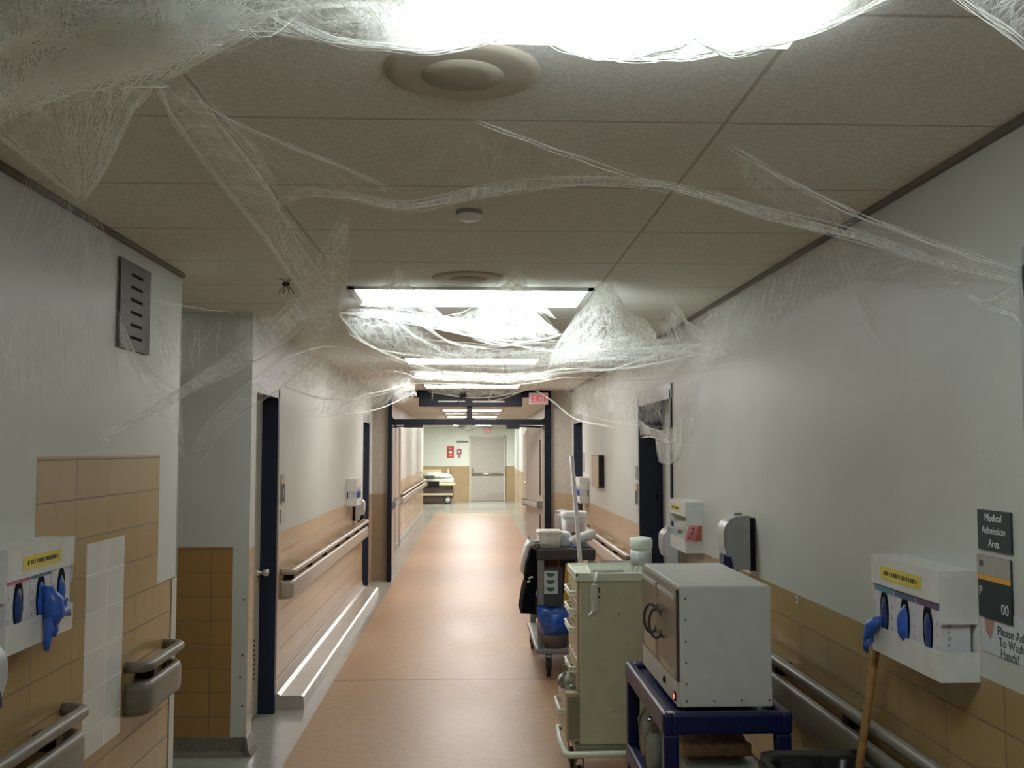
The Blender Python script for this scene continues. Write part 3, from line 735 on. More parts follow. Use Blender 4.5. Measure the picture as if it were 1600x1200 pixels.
# small signs farther off
t, x = wall_sign('door_sign', -1, -WX, 6.97, 7.10, 1.33, 1.54, SIGN_G, 'small door sign with orange stripe beside the navy left doorway')
mb = MB(); mb.box(x, x+.001, 6.98, 7.09, 1.35, 1.47, SLATE); mb.build('dark_panel', t)
mb = MB(); mb.box(x, x+.001, 6.98, 7.09, 1.48, 1.49, SIGN_O); mb.build('orange_stripe', t)
text('0', .09, (x+.0015, 7.005, 1.375), (0, 1, 0), (0, 0, 1), TXTW, 'lettering', t, .0004)
t, x = wall_sign('paper_notice', -1, -WX, 6.97, 7.09, 1.20, 1.30, GREY_L, 'small clear notice under the door sign on the left wall')
t, x = wall_sign('door_sign', 1, WX, 7.93, 8.06, 1.47, 1.58, GREY_M, 'upper small grey sign beside the web-hung right doorway')
t, x = wall_sign('door_sign', 1, WX, 7.93, 8.06, 1.27, 1.44, SIGN_G, 'lower small sign with orange stripe beside the web-hung right doorway')
mb = MB(); mb.box(x, x-.001, 7.94, 8.05, 1.28, 1.38, SLATE); mb.box(x, x-.001, 7.94, 8.05, 1.39, 1.405, SIGN_O); mb.build('dark_panel', t)
t, x = wall_sign('door_sign', 1, WX, 11.74, 11.86, 1.45, 1.68, SIGN_G, 'narrow sign beside the farther right doorway')
t, x = wall_sign('adhesive_tag', 1, WX, 4.04, 4.07, 1.085, 1.115, TXTW, 'tiny white sticker on the tile edge beside the warming cabinet', .002)
mb = MB(); mb.box(x, x-.0005, 4.048, 4.062, 1.092, 1.108, GREY_D); mb.build('printed_mark', t)
# wooden/black box on the right wall
t = thing('wall_frame', (WX, 10.1, 1.49), 'shallow beige wall box with a black side, above the cleaning trolley', 'box')
mb = MB(); mb.box(1.311, 1.255, 9.98, 10.55, 1.33, 1.655, BLACK); mb.build('side_frame', t)
mb = MB(); mb.box(1.2549, 1.248, 9.985, 10.55, 1.335, 1.65, M('tan_face', (.48, .36, .24), .5)); mb.build('front_panel', t)
# exit signs
t = thing('exit_sign', (.87, 13.1, 2.4), 'larger red lettered EXIT sign hung before the black transom', 'exit sign')
mb = MB(); mb.box(.74, .985, 13.06, 13.13, 2.30, 2.452, M('exit_case', (.50, .42, .42), .4)); mb.build('case', t)
text('EXIT', .14, (.865, 13.056, 2.325), (1, 0, 0), (0, 0, 1), emis('exit_red', (.75, .015, .03), .8), 'lettering', t, .001, 'CENTER', .72)
mb = MB(); mb.tube([(.865, 13.095, 2.452), (.865, 13.095, CZ-.001)], .012, GREY_L); mb.build('stem', t)
t = thing('exit_sign', (.51, 33.9, 2.35), 'small distant EXIT sign above the far end door', 'exit sign')
mb = MB(); mb.box(.34, .66, 33.9, 33.995, 2.28, 2.45, M('exit_case_pale', (.7, .68, .62), .4)); mb.build('case', t)
text('EXIT', .13, (.5, 33.896, 2.31), (1, 0, 0), (0, 0, 1), emis('exit_red2', (1, .1, .1), 1.0), 'lettering', t, .001, 'CENTER', .8)
# end wall signs
t = thing('fire_sign', (-.72, 33.99, 1.55), 'red fire alarm sign on the far end wall', 'sign')
mb = MB(); mb.box(-.86, -.62, 33.985, 33.999, 1.45, 1.85, RED, .004); mb.build('plate', t)
mb = MB(); mb.ball((-.74, 33.984, 1.64), .06, M('pale_graphic', (.8, .7, .6), .5), sc=(1, .03, .8)); mb.box(-.80, -.68, 33.982, 33.9845, 1.50, 1.56, SIGN_O); mb.box(-.79, -.70, 33.982, 33.9845, 1.74, 1.79, SIGN_O); mb.build('graphic', t)
t = thing('fire_call_point', (-.44, 33.97, 1.5), 'small red fire alarm pull station on the far end wall', 'alarm')
mb = MB(); mb.box(-.51, -.36, 33.94, 33.999, 1.58, 1.75, M('crimson', (.40, .05, .09), .4), .006); mb.build('housing', t)
mb = MB(); mb.box(-.47, -.40, 33.96, 33.999, 1.45, 1.565, GREY_M); mb.build('tag', t)
mb = MB(); mb.box(-.47, -.40, 33.93, 33.9395, 1.64, 1.70, TXTW); mb.build('handle', t)
t, x = wall_sign('direction_sign', 1, 40, 0, 0, 0, 0, GREY_M, 'narrow grey plate on the far end wall beside the door')
for ch in list(t.children): bpy.data.objects.remove(ch)
t.location = (-.35, 34, 2.0)
mb = MB(); mb.box(-.53, -.14, 33.985, 33.999, 1.96, 2.03, GREY_M, .003); mb.build('plate', t)
mb = MB()
for k in range(9): mb.box(-.50+.038*k, -.475+.038*k, 33.983, 33.9845, 1.985, 2.005, GREY_D)
mb.build('lettering', t)
t = thing('dome_mirror', (-.12, 30, CZ), 'half dome mirror on the ceiling near the far end', 'mirror')
mb = MB(); mb.lathe((-.16, 30, CZ), [(.27, -.0005), (.26, -.08), (.2, -.15), (.1, -.195), (0, -.21)], MIRROR, 24); mb.build('dome', t)
mb = MB(); mb.lathe((-.16, 30, CZ), [(.28, -.0005), (.285, -.012), (.272, -.014)], GREY_L, 24); mb.build('rim', t)
# small grey holder on right wing wall, drinking fountain
t = thing('wall_bin', (1.2, 13.2, .65), 'small grey rounded bin fixed by the cross-corridor frame', 'bin')
mb = MB(); mb.lathe((1.17, 13.13, .62), [(.07, 0), (.095, .06), (.1, .22), (.085, .28)], GREY_M, 20); mb.build('body', t)
mb = MB(); mb.lathe((1.17, 13.13, .62), [(.088, .281), (.09, .30), (.0, .325)], GREY_L, 20); mb.build('lid', t)

# ------------------------------------------------------------------ blue utility cart with warming cabinet
def caster(mb, x, y, z1, r=.045, mat=RUBBER):
    mb.lathe((x-.016, y, r+.001), [(r*.4, 0), (r, .004), (r, .028), (r*.4, .032)], mat, 18, 'x')
    mb.box(x-.022, x-.018, y-.018, y+.018, r*.7, z1, GREY_D); mb.box(x+.018, x+.022, y-.018, y+.018, r*.7, z1, GREY_D); mb.box(x-.022, x+.022, y-.022, y+.022, z1-.012, z1, GREY_D)
x0, x1, y0, y1 = .648, 1.095, 3.45, 4.31
t = thing('utility_cart', ((x0+x1)/2, (y0+y1)/2, 0), 'dark blue plastic utility cart carrying the white warming cabinet', 'cart')
for nm, z in (('top_shelf', .735), ('bottom_shelf', .40)):
    mb = MB(); mb.box(x0+.03, x1-.03, y0+.03, y1-.03, z+.02, z+.05, BLUE_C)
    h = z+.075
    for q in ((x0, x0+.04, y0, y1), (x1-.04, x1, y0, y1), (x0+.03, x1-.03, y0, y0+.04), (x0+.03, x1-.03, y1-.04, y1)): mb.box(q[0], q[1], q[2], q[3], z, h, BLUE_C, .012)
    mb.build(nm, t)
for x in (x0+.03, x1-.03):
    for y in (y0+.03, y1-.03):
        mb = MB(); mb.box(x-.026, x+.026, y-.026, y+.026, .474, .736, BLUE_C, .008); mb.box(x-.026, x+.026, y-.026, y+.026, .11, .401, BLUE_C, .008); mb.build('leg', t)
        mb = MB(); caster(mb, x, y, .11); mb.build('caster', t)
mb = MB(); mb.box(.664, .684, 3.452, 3.475, .8105, .8125, TXTW); mb.build('sticker', t)
x0, x1, y0, y1, z0, z1 = .71, 1.045, 3.515, 4.235, .7865, 1.228
t = thing('warming_cabinet', ((x0+x1)/2, (y0+y1)/2, z0), 'white enamelled warming cabinet with smoked double doors on the blue cart', 'cabinet')
mb = MB(); z0b = .812
mb.box(x0+.012, x1, y0, y1, z0b, z1, CABINET, .006); mb.build('casing', t)
mb = MB()
for z in [1.185-.073*k for k in range(5)]+[.835]: mb.lathe((x0+.033, y0-.0005, z), [(.0035, 0), (.003, -.003), (0, -.004)], DARKTXT, 8, 'y')
for k in range(1, 4): mb.lathe((x0+.033+.0965*k, y0-.0005, .835), [(.0035, 0), (.003, -.003), (0, -.004)], DARKTXT, 8, 'y')
mb.build('screw_heads', t)
mb = MB(); mb.box(x0+.0125, x0+.004, y0+.006, y1-.006, z0b+.002, z0b+.085, M('control_strip', (.55, .52, .46), .4)); cp = mb.build('control_panel', t)
mb = MB(); mb.lathe((x0+.0035, y0+.24, z0b+.045), [(.013, 0), (.011, -.006), (0, -.008)], BLACK, 14, 'x'); mb.build('switch', cp)
mb = MB(); mb.box(x0+.0038, x0-.001, y0+.035, y0+.062, z0b+.015, z0b+.045, BLACK); mb.build('rocker', cp)
mb = MB(); mb.box(x0-.0012, x0-.002, y0+.042, y0+.052, z0b+.022, z0b+.036, emis('red_lamp', (1, .05, .03), 6.)); mb.build('red_lamp', cp)
ym = (y0+y1)/2+.0
for a, b, hy in ((y0+.008, ym-.003, ym-.03), (ym+.003, y1-.008, ym+.03)):
    mb = MB(); mb.box(x0+.011, x0+.001, a, b, z0b+.09, z1-.012, DGLASS, .0015); d = mb.build('door', t)
    mb = MB(); mb.box(x0+.0008, x0-.004, a+.02, b-.02, z1-.052, z1-.038, GREY_L); mb.build('rail', d)
    hy2 = ym-.055 if hy < ym else ym+.055
    mb = MB(); pts = [(x0-.016+.024*cos(2*pi*k/28), hy2-.012*cos(2*pi*k/28), (z0b+z1)/2+.03+.054*sin(2*pi*k/28)) for k in range(29)]
    mb.tube(pts, .0055, GREY_D, 8, cap=False)
    mb.build('ring_handle', d)
mb = MB(); mb.box(x0+.0008, x0-.0004, y0+.40, y0+.66, z0b+.098, z0b+.16, M('beige_label', (.45, .36, .24), .5)); mb.box(x0+.0008, x0-.0004, y0+.04, y0+.30, z0b+.092, z0b+.115, MATS['beige_label']); mb.build('label_strip', t)
# items on the lower shelf
t = thing('wrapped_pack', (.9, 3.8, .45), 'greenish plastic wrapped pack on the lower shelf of the blue cart', 'pack')
mb = MB(); mb.box(.77, 1.06, 3.53, 4.12, .451, .575, WRAP, .025); mb.jitter(.008, 14); mb.build('wrap', t)
mb = MB(); mb.box(.80, 1.03, 3.515, 3.521, .48, .53, GREY_L); mb.build('label_strip', t)
bm_ = bmesh.new(); bmesh.ops.create_cube(bm_, size=1)
bmesh.ops.subdivide_edges(bm_, edges=bm_.edges[:], cuts=8, use_grid_fill=True)
for v in bm_.verts: v.co = Vector((.89+v.co.x*.25+.006*sin(v.co.y*20), 3.90+v.co.y*.40, .613+v.co.z*.05*(1-.5*max(abs(v.co.x), abs(v.co.y))**2*4*.25)+.004*sin(v.co.x*25)))
mb = MB(); mb.bm(bm_, BLANKET, True); tag(mb.build('folded_blanket'), 'folded brown blanket lying on the wrapped pack in the blue cart', 'blanket')
for k, (y, z, lab) in enumerate(((3.93, .50, 'white plastic bagged roll on the lower shelf of the blue cart, nearer one'), (4.08, .53, 'white plastic bagged roll on the lower shelf of the blue cart, farther one'))):
    t = thing('bagged_roll', (.712, y, .45), lab, 'roll', 'bagged white rolls')
    mb = MB(); mb.lathe((.712, y, z-.045), [(.02, .0), (.035, .005), (.037, .13), (.03, .15), (.0, .155)], CLOTHW, 16); mb.build('roll', t)
    mb = MB(); mb.lathe((.712, y, z-.048), [(.03, .0), (.042, .02), (.043, .15), (.02, .19), (.03, .215)], CLEAR, 14); mb.jitter(.008, 30); mb.build('bag', t)

# ------------------------------------------------------------------ black bin and broom
bx0, bx1, by0, by1, bz = .89, 1.21, 2.66, 3.18, .765
t = thing('waste_bin', ((bx0+bx1)/2, (by0+by1)/2, 0), 'black waste bin lined with a shiny black bag in front of the blue cart', 'bin')
def rect_ring(x0, x1, y0, y1, z, r, n=5):
    out = []
    for cx, cy, a0 in ((x1-r, y1-r, 0), (x0+r, y1-r, pi/2), (x0+r, y0+r, pi), (x1-r, y0+r, 3*pi/2)):
        for k in range(n): a = a0+pi/2*k/(n-1); out.append((cx+r*cos(a), cy+r*sin(a), z))
    return out
def loft(mb, rings, mat, cap0=True, cap1=False, smooth=True):
    n = len(rings[0]); vs = [q for g in rings for q in g]; fs = []
    for i in range(len(rings)-1):
        for k in range(n): fs.append((i*n+k, i*n+(k+1) % n, (i+1)*n+(k+1) % n, (i+1)*n+k))
    if cap0: fs.append(tuple(range(n)))
    if cap1: fs.append(tuple((len(rings)-1)*n+k for k in range(n)))
    mb.add(vs, fs, mat, smooth)
mb = MB(); loft(mb, [rect_ring(bx0+.05, bx1-.05, by0+.06, by1-.06, .002, .04), rect_ring(bx0+.01, bx1-.01, by0+.01, by1-.01, bz-.01, .05)], BLACK); mb.build('body', t)
mb = MB(); loft(mb, [rect_ring(bx0-.002, bx1+.002, by0-.002, by1+.002, bz-.18, .05, 9), rect_ring(bx0-.006, bx1+.006, by0-.006, by1+.006, bz-.03, .055, 9), rect_ring(bx0+.0, bx1-.0, by0+.0, by1-.0, bz, .05, 9), rect_ring(bx0+.03, bx1-.03, by0+.03, by1-.03, bz-.02, .05, 9), rect_ring(bx0+.05, bx1-.05, by0+.05, by1-.05, bz-.25, .05, 9), rect_ring(bx0+.08, bx1-.08, by0+.09, by1-.09, bz-.5, .04, 9)], BAG_BLK, False, True)
mb.jitter(.010, 24); mb.build('bag', t)
t = thing('broom', (1.09, 3.05, .26), 'wooden broom handle standing in the black bin and leaning to the wall', 'broom')
mb = MB(); mb.tube([(1.085, 3.0, .30), (1.18, 3.07, .78), (1.272, 3.11, 1.215), (1.278, 3.112, 1.245)], [.0125, .0125, .0125, .007], WOOD, 12); mb.build('handle', t)
mb = MB(); mb.box(1.03, 1.12, 2.95, 3.05, .25, .31, WOOD, .01); mb.build('head', t)

# ------------------------------------------------------------------ almond drawer cart
x0, x1, y0, y1, zb, zt = .54, .965, 5.10, 5.53, .235, 1.085
t = thing('drawer_cart', ((x0+x1)/2, (y0+y1)/2, 0), 'almond metal drawer cart standing behind the warming cabinet', 'cart')
mb = MB(); mb.box(x0, x1, y0, y1, zb, zt-.045, CART_B, .006)
for i, (px, pz) in enumerate(((.64, 1.005), (.64, .99), (.64, .965), (.74, .96), (.74, .88), (.72, .40))): mb.lathe((px, y0-.0005, pz), [(.006 if i < 3 else .003, 0), (.003, -.003), (0, -.004)], DARKTXT, 8, 'y')
mb.build('casing', t)
mb = MB(); mb.box(x0-.02, x1+.012, y0-.012, y1+.012, zt-.044, zt-.012, CART_T, .006)
for q in ((x0-.02, x1+.012, y0-.012, y0+.006), (x0-.02, x1+.012, y1-.006, y1+.012), (x0-.02, x0-.004, y0-.012, y1+.012)): mb.box(q[0], q[1], q[2], q[3], zt-.02, zt, CART_T, .004)
mb.build('top', t)
dz = [(.945, 1.03, 0), (.855, .94, .0), (.66, .85, 0), (.50, .655, .0), (.25, .49, .055)]
for k, (a, b, out) in enumerate(dz):
    mb = MB(); xf = x0-.014-out
    mb.box(xf, x0-.001 if not out else x0-.001, y0+.006, y1-.006, a, b, DRAWER, .004)
    if out: mb.box(xf+.012, x0+.0, y0+.003, y0+.0055, a+.01, b-.02, M('drawer_side', (.24, .235, .17), .4))
    d = mb.build('drawer', t)
    mb = MB(); zc = (b-.045) if k < 3 else (a+b)/2+.03; yc = y0+.12
    mb.tube([(xf, y0+.03, zc), (xf-.03, y0+.04, zc), (xf-.03, y0+.30, zc), (xf, y0+.31, zc)], .007, CART_T, 8); mb.tube([(xf, y0+.03, zc-.02), (xf-.03, y0+.04, zc-.02), (xf-.03, y0+.30, zc-.02), (xf, y0+.31, zc-.02)], .005, CART_T, 8); mb.build('handle', d)
mb = MB()
ring = [(x0-.075, y0-.03, .2), (x0-.08, y0+.22, .2), (x0-.075, y1+.03, .2), (x1+.03, y1+.035, .2), (x1+.03, y0-.035, .2), (x0-.05, y0-.045, .2), (x0-.075, y0-.03, .2)]
mb.tube(ring, .017, CART_T, 10); mb.box(x0-.02, x1, y0, y1, .17, .234, M('drawer_side'), .01); mb.build('bumper_base', t)
for x in (x0+.0, x1-.05):
    for y in (y0+.05, y1-.05):
        mb = MB(); caster(mb, x, y, .17, .06); mb.build('caster', t)
mb = MB(); mb.prism([(0, 0), (.03, 0), (.03, .02), (0, .02)], 0, .001, 'z', CART_T) if False else None
mb.tube([(.628, y0-.02, zt+.005), (.62, y0-.03, zt-.035), (.615, y0-.03, zt-.05)], [.008, .009, .009], WHITE, 8)
mb.box(.598, .628, y0-.042, y0-.018, zt-.19, zt-.05, WHITE, .006); mb.tube([(.604, y0-.03, zt-.19), (.595, y0-.028, zt-.205), (.582, y0-.026, zt-.208)], .009, WHITE, 8)
mb.build('lever', t, 'white plastic lever hanging down the near side')
t = thing('plastic_tray', (.72, 5.3, 1.075), 'clear plastic tray lying on the almond drawer cart', 'tray')
mb = MB(); loft(mb, [rect_ring(.60, .83, 5.14, 5.30, 1.0735, .02), rect_ring(.59, .84, 5.13, 5.31, 1.115, .02), rect_ring(.585, .845, 5.125, 5.315, 1.115, .02)], CLEAR, True, False, False); mb.build('shell', t)
mb = MB(); mb.box(.62, .78, 5.18, 5.26, 1.076, 1.09, GREY_L, .004); mb.build('liner', t)
t = thing('wipes_tub', (.895, 5.28, 1.074), 'tall white lidded tub standing on the almond drawer cart', 'tub')
mb = MB(); mb.lathe((.885, 5.28, 1.0735), [(.052, 0), (.055, .004), (.055, .115)], M('pale_tub', (.74, .78, .72), .3), 24); mb.build('body', t)
mb = MB(); mb.lathe((.885, 5.28, 1.0735), [(.059, .1155), (.059, .16), (.052, .17), (.02, .176), (0, .176)], M('mint_lid', (.82, .90, .84), .3), 24); mb.build('lid', t)
mb = MB(); mb.lathe((.885, 5.28, 1.0735), [(.0555, .03), (.0558, .095)], M('grey_label', (.42, .44, .46), .5), 24); mb.build('label_strip', t)
bm_ = MB(); bm_.lathe((.49, 5.2, .492), [(.035, 0), (.05, .03), (.035, .06), (.02, .09), (.03, .12), (.0, .13)], CLEAR, 14); bm_.lathe((.5, 5.3, .492), [(.03, 0), (.045, .02), (.03, .05), (0, .07)], CLOTHW, 12); bm_.jitter(.014, 30)
tag(bm_.build('crumpled_bag'), 'crumpled clear bag on the pulled-out bottom drawer', 'bag')

# ------------------------------------------------------------------ black hamper between the carts
t = thing('linen_hamper', (1.0, 6.5, 0), 'black bagged hamper between the almond cart and the cleaning trolley', 'hamper')
mb = MB(); loft(mb, [rect_ring(.85, 1.15, 6.25, 6.85, .13, .05), rect_ring(.82, 1.18, 6.22, 6.88, .5, .06), rect_ring(.83, 1.17, 6.22, 6.88, .93, .06), rect_ring(.86, 1.14, 6.25, 6.85, .96, .05)], BAG_BLK, True, True); mb.jitter(.012, 12); mb.build('bag', t)
mb = MB(); mb.tube([(x, y, z) for x, y, z in rect_ring(.815, 1.185, 6.2, 6.9, .93, .06)]+[rect_ring(.815, 1.185, 6.2, 6.9, .93, .06)[0]], .012, BLACK, 8)
for x in (.82, 1.18):
    for y in (6.22, 6.88): mb.tube([(x, y, .1), (x, y, .93)], .011, BLACK, 8); caster(mb, x, y, .11, .04)
mb.build('frame', t)

# ------------------------------------------------------------------ cleaning trolley
x0, x1, y0, y1 = .50, .955, 7.80, 8.85
t = thing('cleaning_trolley', ((x0+x1)/2, (y0+y1)/2, 0), 'dark grey cleaning trolley loaded with tubs beside the right wall', 'trolley')
mb = MB(); mb.box(x0-.02, x1+.01, y0-.16, y1, .17, .215, GREY_M, .015); mb.build('base_platform', t)
mb = MB(); mb.box(x0, x1, y0, y1, .855, .94, GREY_D, .012)
mb.box(x0-.006, x0+.012, y0, y1, .93, .965, GREY_D, .005); mb.build('top_tray', t)
for x in (x0+.03, x1-.03):
    for y in (y0+.03, y1-.03):
        mb = MB(); mb.box(x-.025, x+.025, y-.025, y+.025, .215, .855, GREY_M, .006); mb.build('post', t)
mb = MB(); mb.box(x0+.05, x0+.20, y0+.01, y0+.04, .50, .80, M('charcoal_panel', (.05, .05, .055), .5), .004); mb.box(x0+.02, x1-.02, y1-.03, y1-.01, .25, .84, GREY_D); mb.box(x0+.05, x1-.05, y0+.2, y1-.03, .46, .49, GREY_D); mb.build('panel', t)
mb = MB(); mb.box(x0+.055, x0+.16, y0-.001, y0+.0095, .60, .775, TXTW, .002)
pl = mb.build('instruction_plate', t)
mb = MB()
for k in range(3): mb.prism([(x0+.065, .76-.055*k), (x0+.14, .76-.055*k), (x0+.13, .738-.055*k), (x0+.11, .728-.055*k), (x0+.085, .732-.055*k)], y0-.003, y0-.0012, 'y', GREEN_P)
mb.build('green_symbol', pl)
for (x, y) in ((x0+.08, y0-.1), (x1-.05, y0-.1), (x0+.02, y1-.08), (x1-.05, y1-.08)):
    mb = MB(); caster(mb, x, y, .17, .07); mb.build('caster', t)
t = thing('wet_floor_sign', (.78, 7.83, .22), 'yellow orange folded floor sign stored at the near end of the trolley', 'sign')
mb = MB(); mb.add([(.685, 7.79, .25), (.86, 7.79, .25), (.86, 7.79, .83), (.72, 7.79, .83), (.685, 7.805, .25), (.86, 7.805, .25), (.86, 7.805, .83), (.72, 7.805, .83)], [(0, 1, 2, 3), (4, 5, 6, 7), (0, 1, 5, 4), (1, 2, 6, 5), (2, 3, 7, 6), (3, 0, 4, 7)], ORANGE); mb.build('panel', t)
mb = MB(); mb.box(.765, .80, 7.785, 7.7895, .74, .79, DARKTXT); mb.box(.74, .81, 7.785, 7.7895, .59, .64, DARKTXT); mb.tube([(.76, 7.785, .52), (.80, 7.785, .60)], .004, DARKTXT); mb.build('printed_symbol', t)
t = thing('orange_bottles', (.6, 8.2, .49), 'orange box on the inner shelf of the cleaning trolley', 'box')
t.name = 'supply_box'
mb = MB(); mb.box(.56, .70, 8.1, 8.4, .491, .83, M('amber', (.28, .12, .015), .4), .01); mb.build('carton', t)
mb = MB(); mb.box(.57, .69, 8.095, 8.0995, .6, .72, BROWN_D); mb.build('label_strip', t)
t = thing('lined_bucket', (.61, 7.72, .216), 'grey pail with blue plastic liner on the trolley base', 'bucket')
mb = MB(); mb.lathe((.63, 7.72, .216), [(.08, 0), (.115, .25)], M('pail_grey', (.13, .12, .12), .4), 22); mb.build('pail', t)
mb = MB(); mb.lathe((.63, 7.72, .216), [(.09, .09), (.118, .12), (.135, .2), (.132, .285), (.118, .292), (.10, .25), (.08, .1), (0, .03)], BLUE_BAG, 26); mb.jitter(.02, 22); mb.build('liner', t)
t = thing('cloth_bag', (.45, 8.0, .9), 'black cloth bag hanging off the corridor side of the trolley', 'bag')
bm_ = MB()
rings = []
for z, xa, xb, ya, yb in ((.93, .465, .495, 7.86, 8.15), (.82, .43, .495, 7.8, 8.2), (.72, .405, .49, 7.8, 8.22), (.69, .42, .49, 7.8, 8.2), (.60, .40, .49, 7.78, 8.25), (.45, .375, .49, 7.78, 8.25)): rings.append(rect_ring(xa, xb, ya, yb, z, .012))
loft(bm_, rings, M('black_cloth', (.005, .005, .006), .9, bump=.01, scale=20, spec=.05), True, True); bm_.jitter(.012, 16); bm_.build('cloth', t)
mb = MB(); mb.tube([(.435, 7.77, .72), (.455, 7.765, .735), (.465, 7.77, .73)], .006, CLOTHW); mb.tube([(.425, 7.77, .695), (.445, 7.765, .705)], .006, CLOTHW); mb.build('tie', t)
bm_ = MB(); rings = [rect_ring(.47, .60, 7.86, 8.05, .975, .012), rect_ring(.44, .56, 7.86, 8.05, .995, .02), rect_ring(.412, .442, 7.86, 8.05, .955, .012), rect_ring(.392, .415, 7.86, 8.05, .86, .01), rect_ring(.388, .408, 7.87, 8.04, .75, .008)]
loft(bm_, rings, CLOTHW, True, True); bm_.jitter(.008, 20); tag(bm_.build('cleaning_cloth'), 'white cloth draped over the corner of the trolley above the black bag', 'cloth')
def tub(name, c, w, d, h, label, body, lid, lip=True, pr=None):
    t = thing(name, c, label, 'tub'); x, y, z = c
    mb = MB(); loft(mb, [rect_ring(x-w*.44, x+w*.44, y-d*.44, y+d*.44, z, .025), rect_ring(x-w*.5, x+w*.5, y-d*.5, y+d*.5, z+h*.82, .03)], body, True, True); b = mb.build('body', t)
    mb = MB(); loft(mb, [rect_ring(x-w*.53, x+w*.53, y-d*.53, y+d*.53, z+h*.83, .03), rect_ring(x-w*.53, x+w*.53, y-d*.53, y+d*.53, z+h*.93, .03), rect_ring(x-w*.49, x+w*.49, y-d*.49, y+d*.49, z+h, .03)], lid, True, True, False)
    if pr: mb.box(x-w*.6, x-w*.5, y-.03, y+.03, z+h*.84, z+h*.90, lid, .003)
    mb.build('lid', t)
    return b, x, y, z
tub('storage_tub', (.605, 7.96, .9415), .19, .2, .135, 'low cream tub at the near end of the trolley top', M('cream_tub', (.80, .76, .64), .4), M('cream_lid', (.90, .88, .80), .35))
b, x, y, z = tub('lidded_pail', (.845, 8.38, .9415), .2, .22, .255, 'tall white lidded pail farther back on the trolley top', M('white_pail', (.86, .85, .82), .35), M('white_lid', (.93, .93, .90), .3), pr=1)
mb = MB(); mb.box(x-.07, x+.07, y-.108, y-.105, z+.05, z+.17, M('pink_white_label', (.62, .50, .47), .5)); mb.box(x-.03, x+.03, y-.1095, y-.1085, z+.07, z+.09, GREY_D); mb.box(x-.085, x+.07, y-.107, y-.104, z+.02, z+.045, M('coral', (.62, .22, .12), .5)); mb.build('label_strip', b)
mb = MB(); mb.box(.70, .80, 8.0, 8.2, .9415, 1.02, M('folded_cloth', (.55, .60, .66), .8), .012); mb.box(.705, .78, 8.01, 8.18, 1.0205, 1.05, CLOTHW, .01); mb.jitter(.006, 20); tag(mb.build('folded_cloths'), 'folded pale blue and white cloths on the trolley between tub and pail', 'cloth')
t = thing('paper_roll', (.86, 7.98, 1.0), 'white wrapped roll with dark print lying across the trolley top', 'roll')
pp = [(.79, 7.93, .985), (.96, 8.05, 1.035)]
mb = MB(); mb.tube(pp, .043, CLOTHW, 18); mb.build('roll', t)
mb = MB()
for k in range(5):
    f = .25+.14*k; p = Vector(pp[0]).lerp(Vector(pp[1]), f); mb.box(p.x-.008, p.x+.006, p.y-.048, p.y-.040, p.z-.028, p.z+.004, DARKTXT)
mb.build('printing', t)
mb = MB(); mb.box(.78, .93, 7.9, 8.0, .9415, .952, M('blue_pouch', (.05, .09, .3), .5), .003); mb.build('wrapper_end', t)
t = thing('mop', (.84, 7.78, 0), 'mop with a white metal handle standing against the trolley', 'mop')
mb = MB(); mb.tube([(.765, 7.74, 1.66), (.88, 7.70, .12)], .017, M('white_metal', (.90, .90, .92), .3), 12); mb.build('handle', t)
mb = MB(); mb.lathe((.882, 7.70, .0), [(.12, .003), (.13, .03), (.07, .08), (.03, .13)], CLOTHW, 18); mb.jitter(.012, 30); mb.build('mop_head', t)

# ------------------------------------------------------------------ hospital bed at the far end
t = thing('hospital_bed', (-1.1, 32.6, 0), 'cream hospital bed with sheet and pillow parked at the far end', 'bed')
yb = 32.25
mb = MB(); mb.box(-1.75, -.62, yb, yb+1.0, .17, .58, BROWN_D, .02); mb.box(-1.7, -.72, yb-.02, yb+1.0, .06, .2, BROWN_D, .02); mb.build('base_cover', t)
mb = MB(); mb.box(-1.8, -.62, yb-.06, yb+1.0, .27, .335, BEDC, .02); mb.box(-1.8, -.55, yb-.06, yb+1.0, .58, .66, BEDC, .02); mb.build('frame', t)
mb = MB(); mb.box(-1.78, -.60, yb-.02, yb+.95, .661, .80, SHEET, .03); mb.jitter(.03, 4); mb.build('mattress', t)
mb = MB(); mb.ball((-1.2, yb+.3, .88), .35, SHEET, sc=(1.2, 1, .38)); mb.jitter(.03, 5); mb.build('bedding', t)
mb = MB(); mb.ball((-.9, yb+.3, .86), .2, PILLOW, sc=(1.3, 1.2, .55)); mb.build('pillow', t)
mb = MB(); mb.box(-1.75, -1.02, yb+.95, yb+1.0, .8, 1.08, BEDC, .03); mb.box(-.83, -.77, yb+.9, yb+1.0, .7, 1.10, BEDC, .03); mb.build('headboard', t)
mb = MB(); mb.box(-1.42, -1.05, yb-.09, yb-.065, .55, .72, BLACK, .02); mb.box(-1.5, -1.2, yb-.1, yb-.062, .82, .9, GREY_D); mb.build('side_control', t)
for x in (-.78, -1.7):
    mb = MB(); mb.lathe((x, yb-.07, .12), [(.03, 0), (.115, .0), (.118, .05), (.03, .05)], RUBBER, 20, 'y'); w = mb.build('caster', t)
    mb = MB(); mb.lathe((x, yb-.076, .12), [(.07, 0), (.075, .005)], GREY_L, 16, 'y'); mb.build('wheel_hub', w)

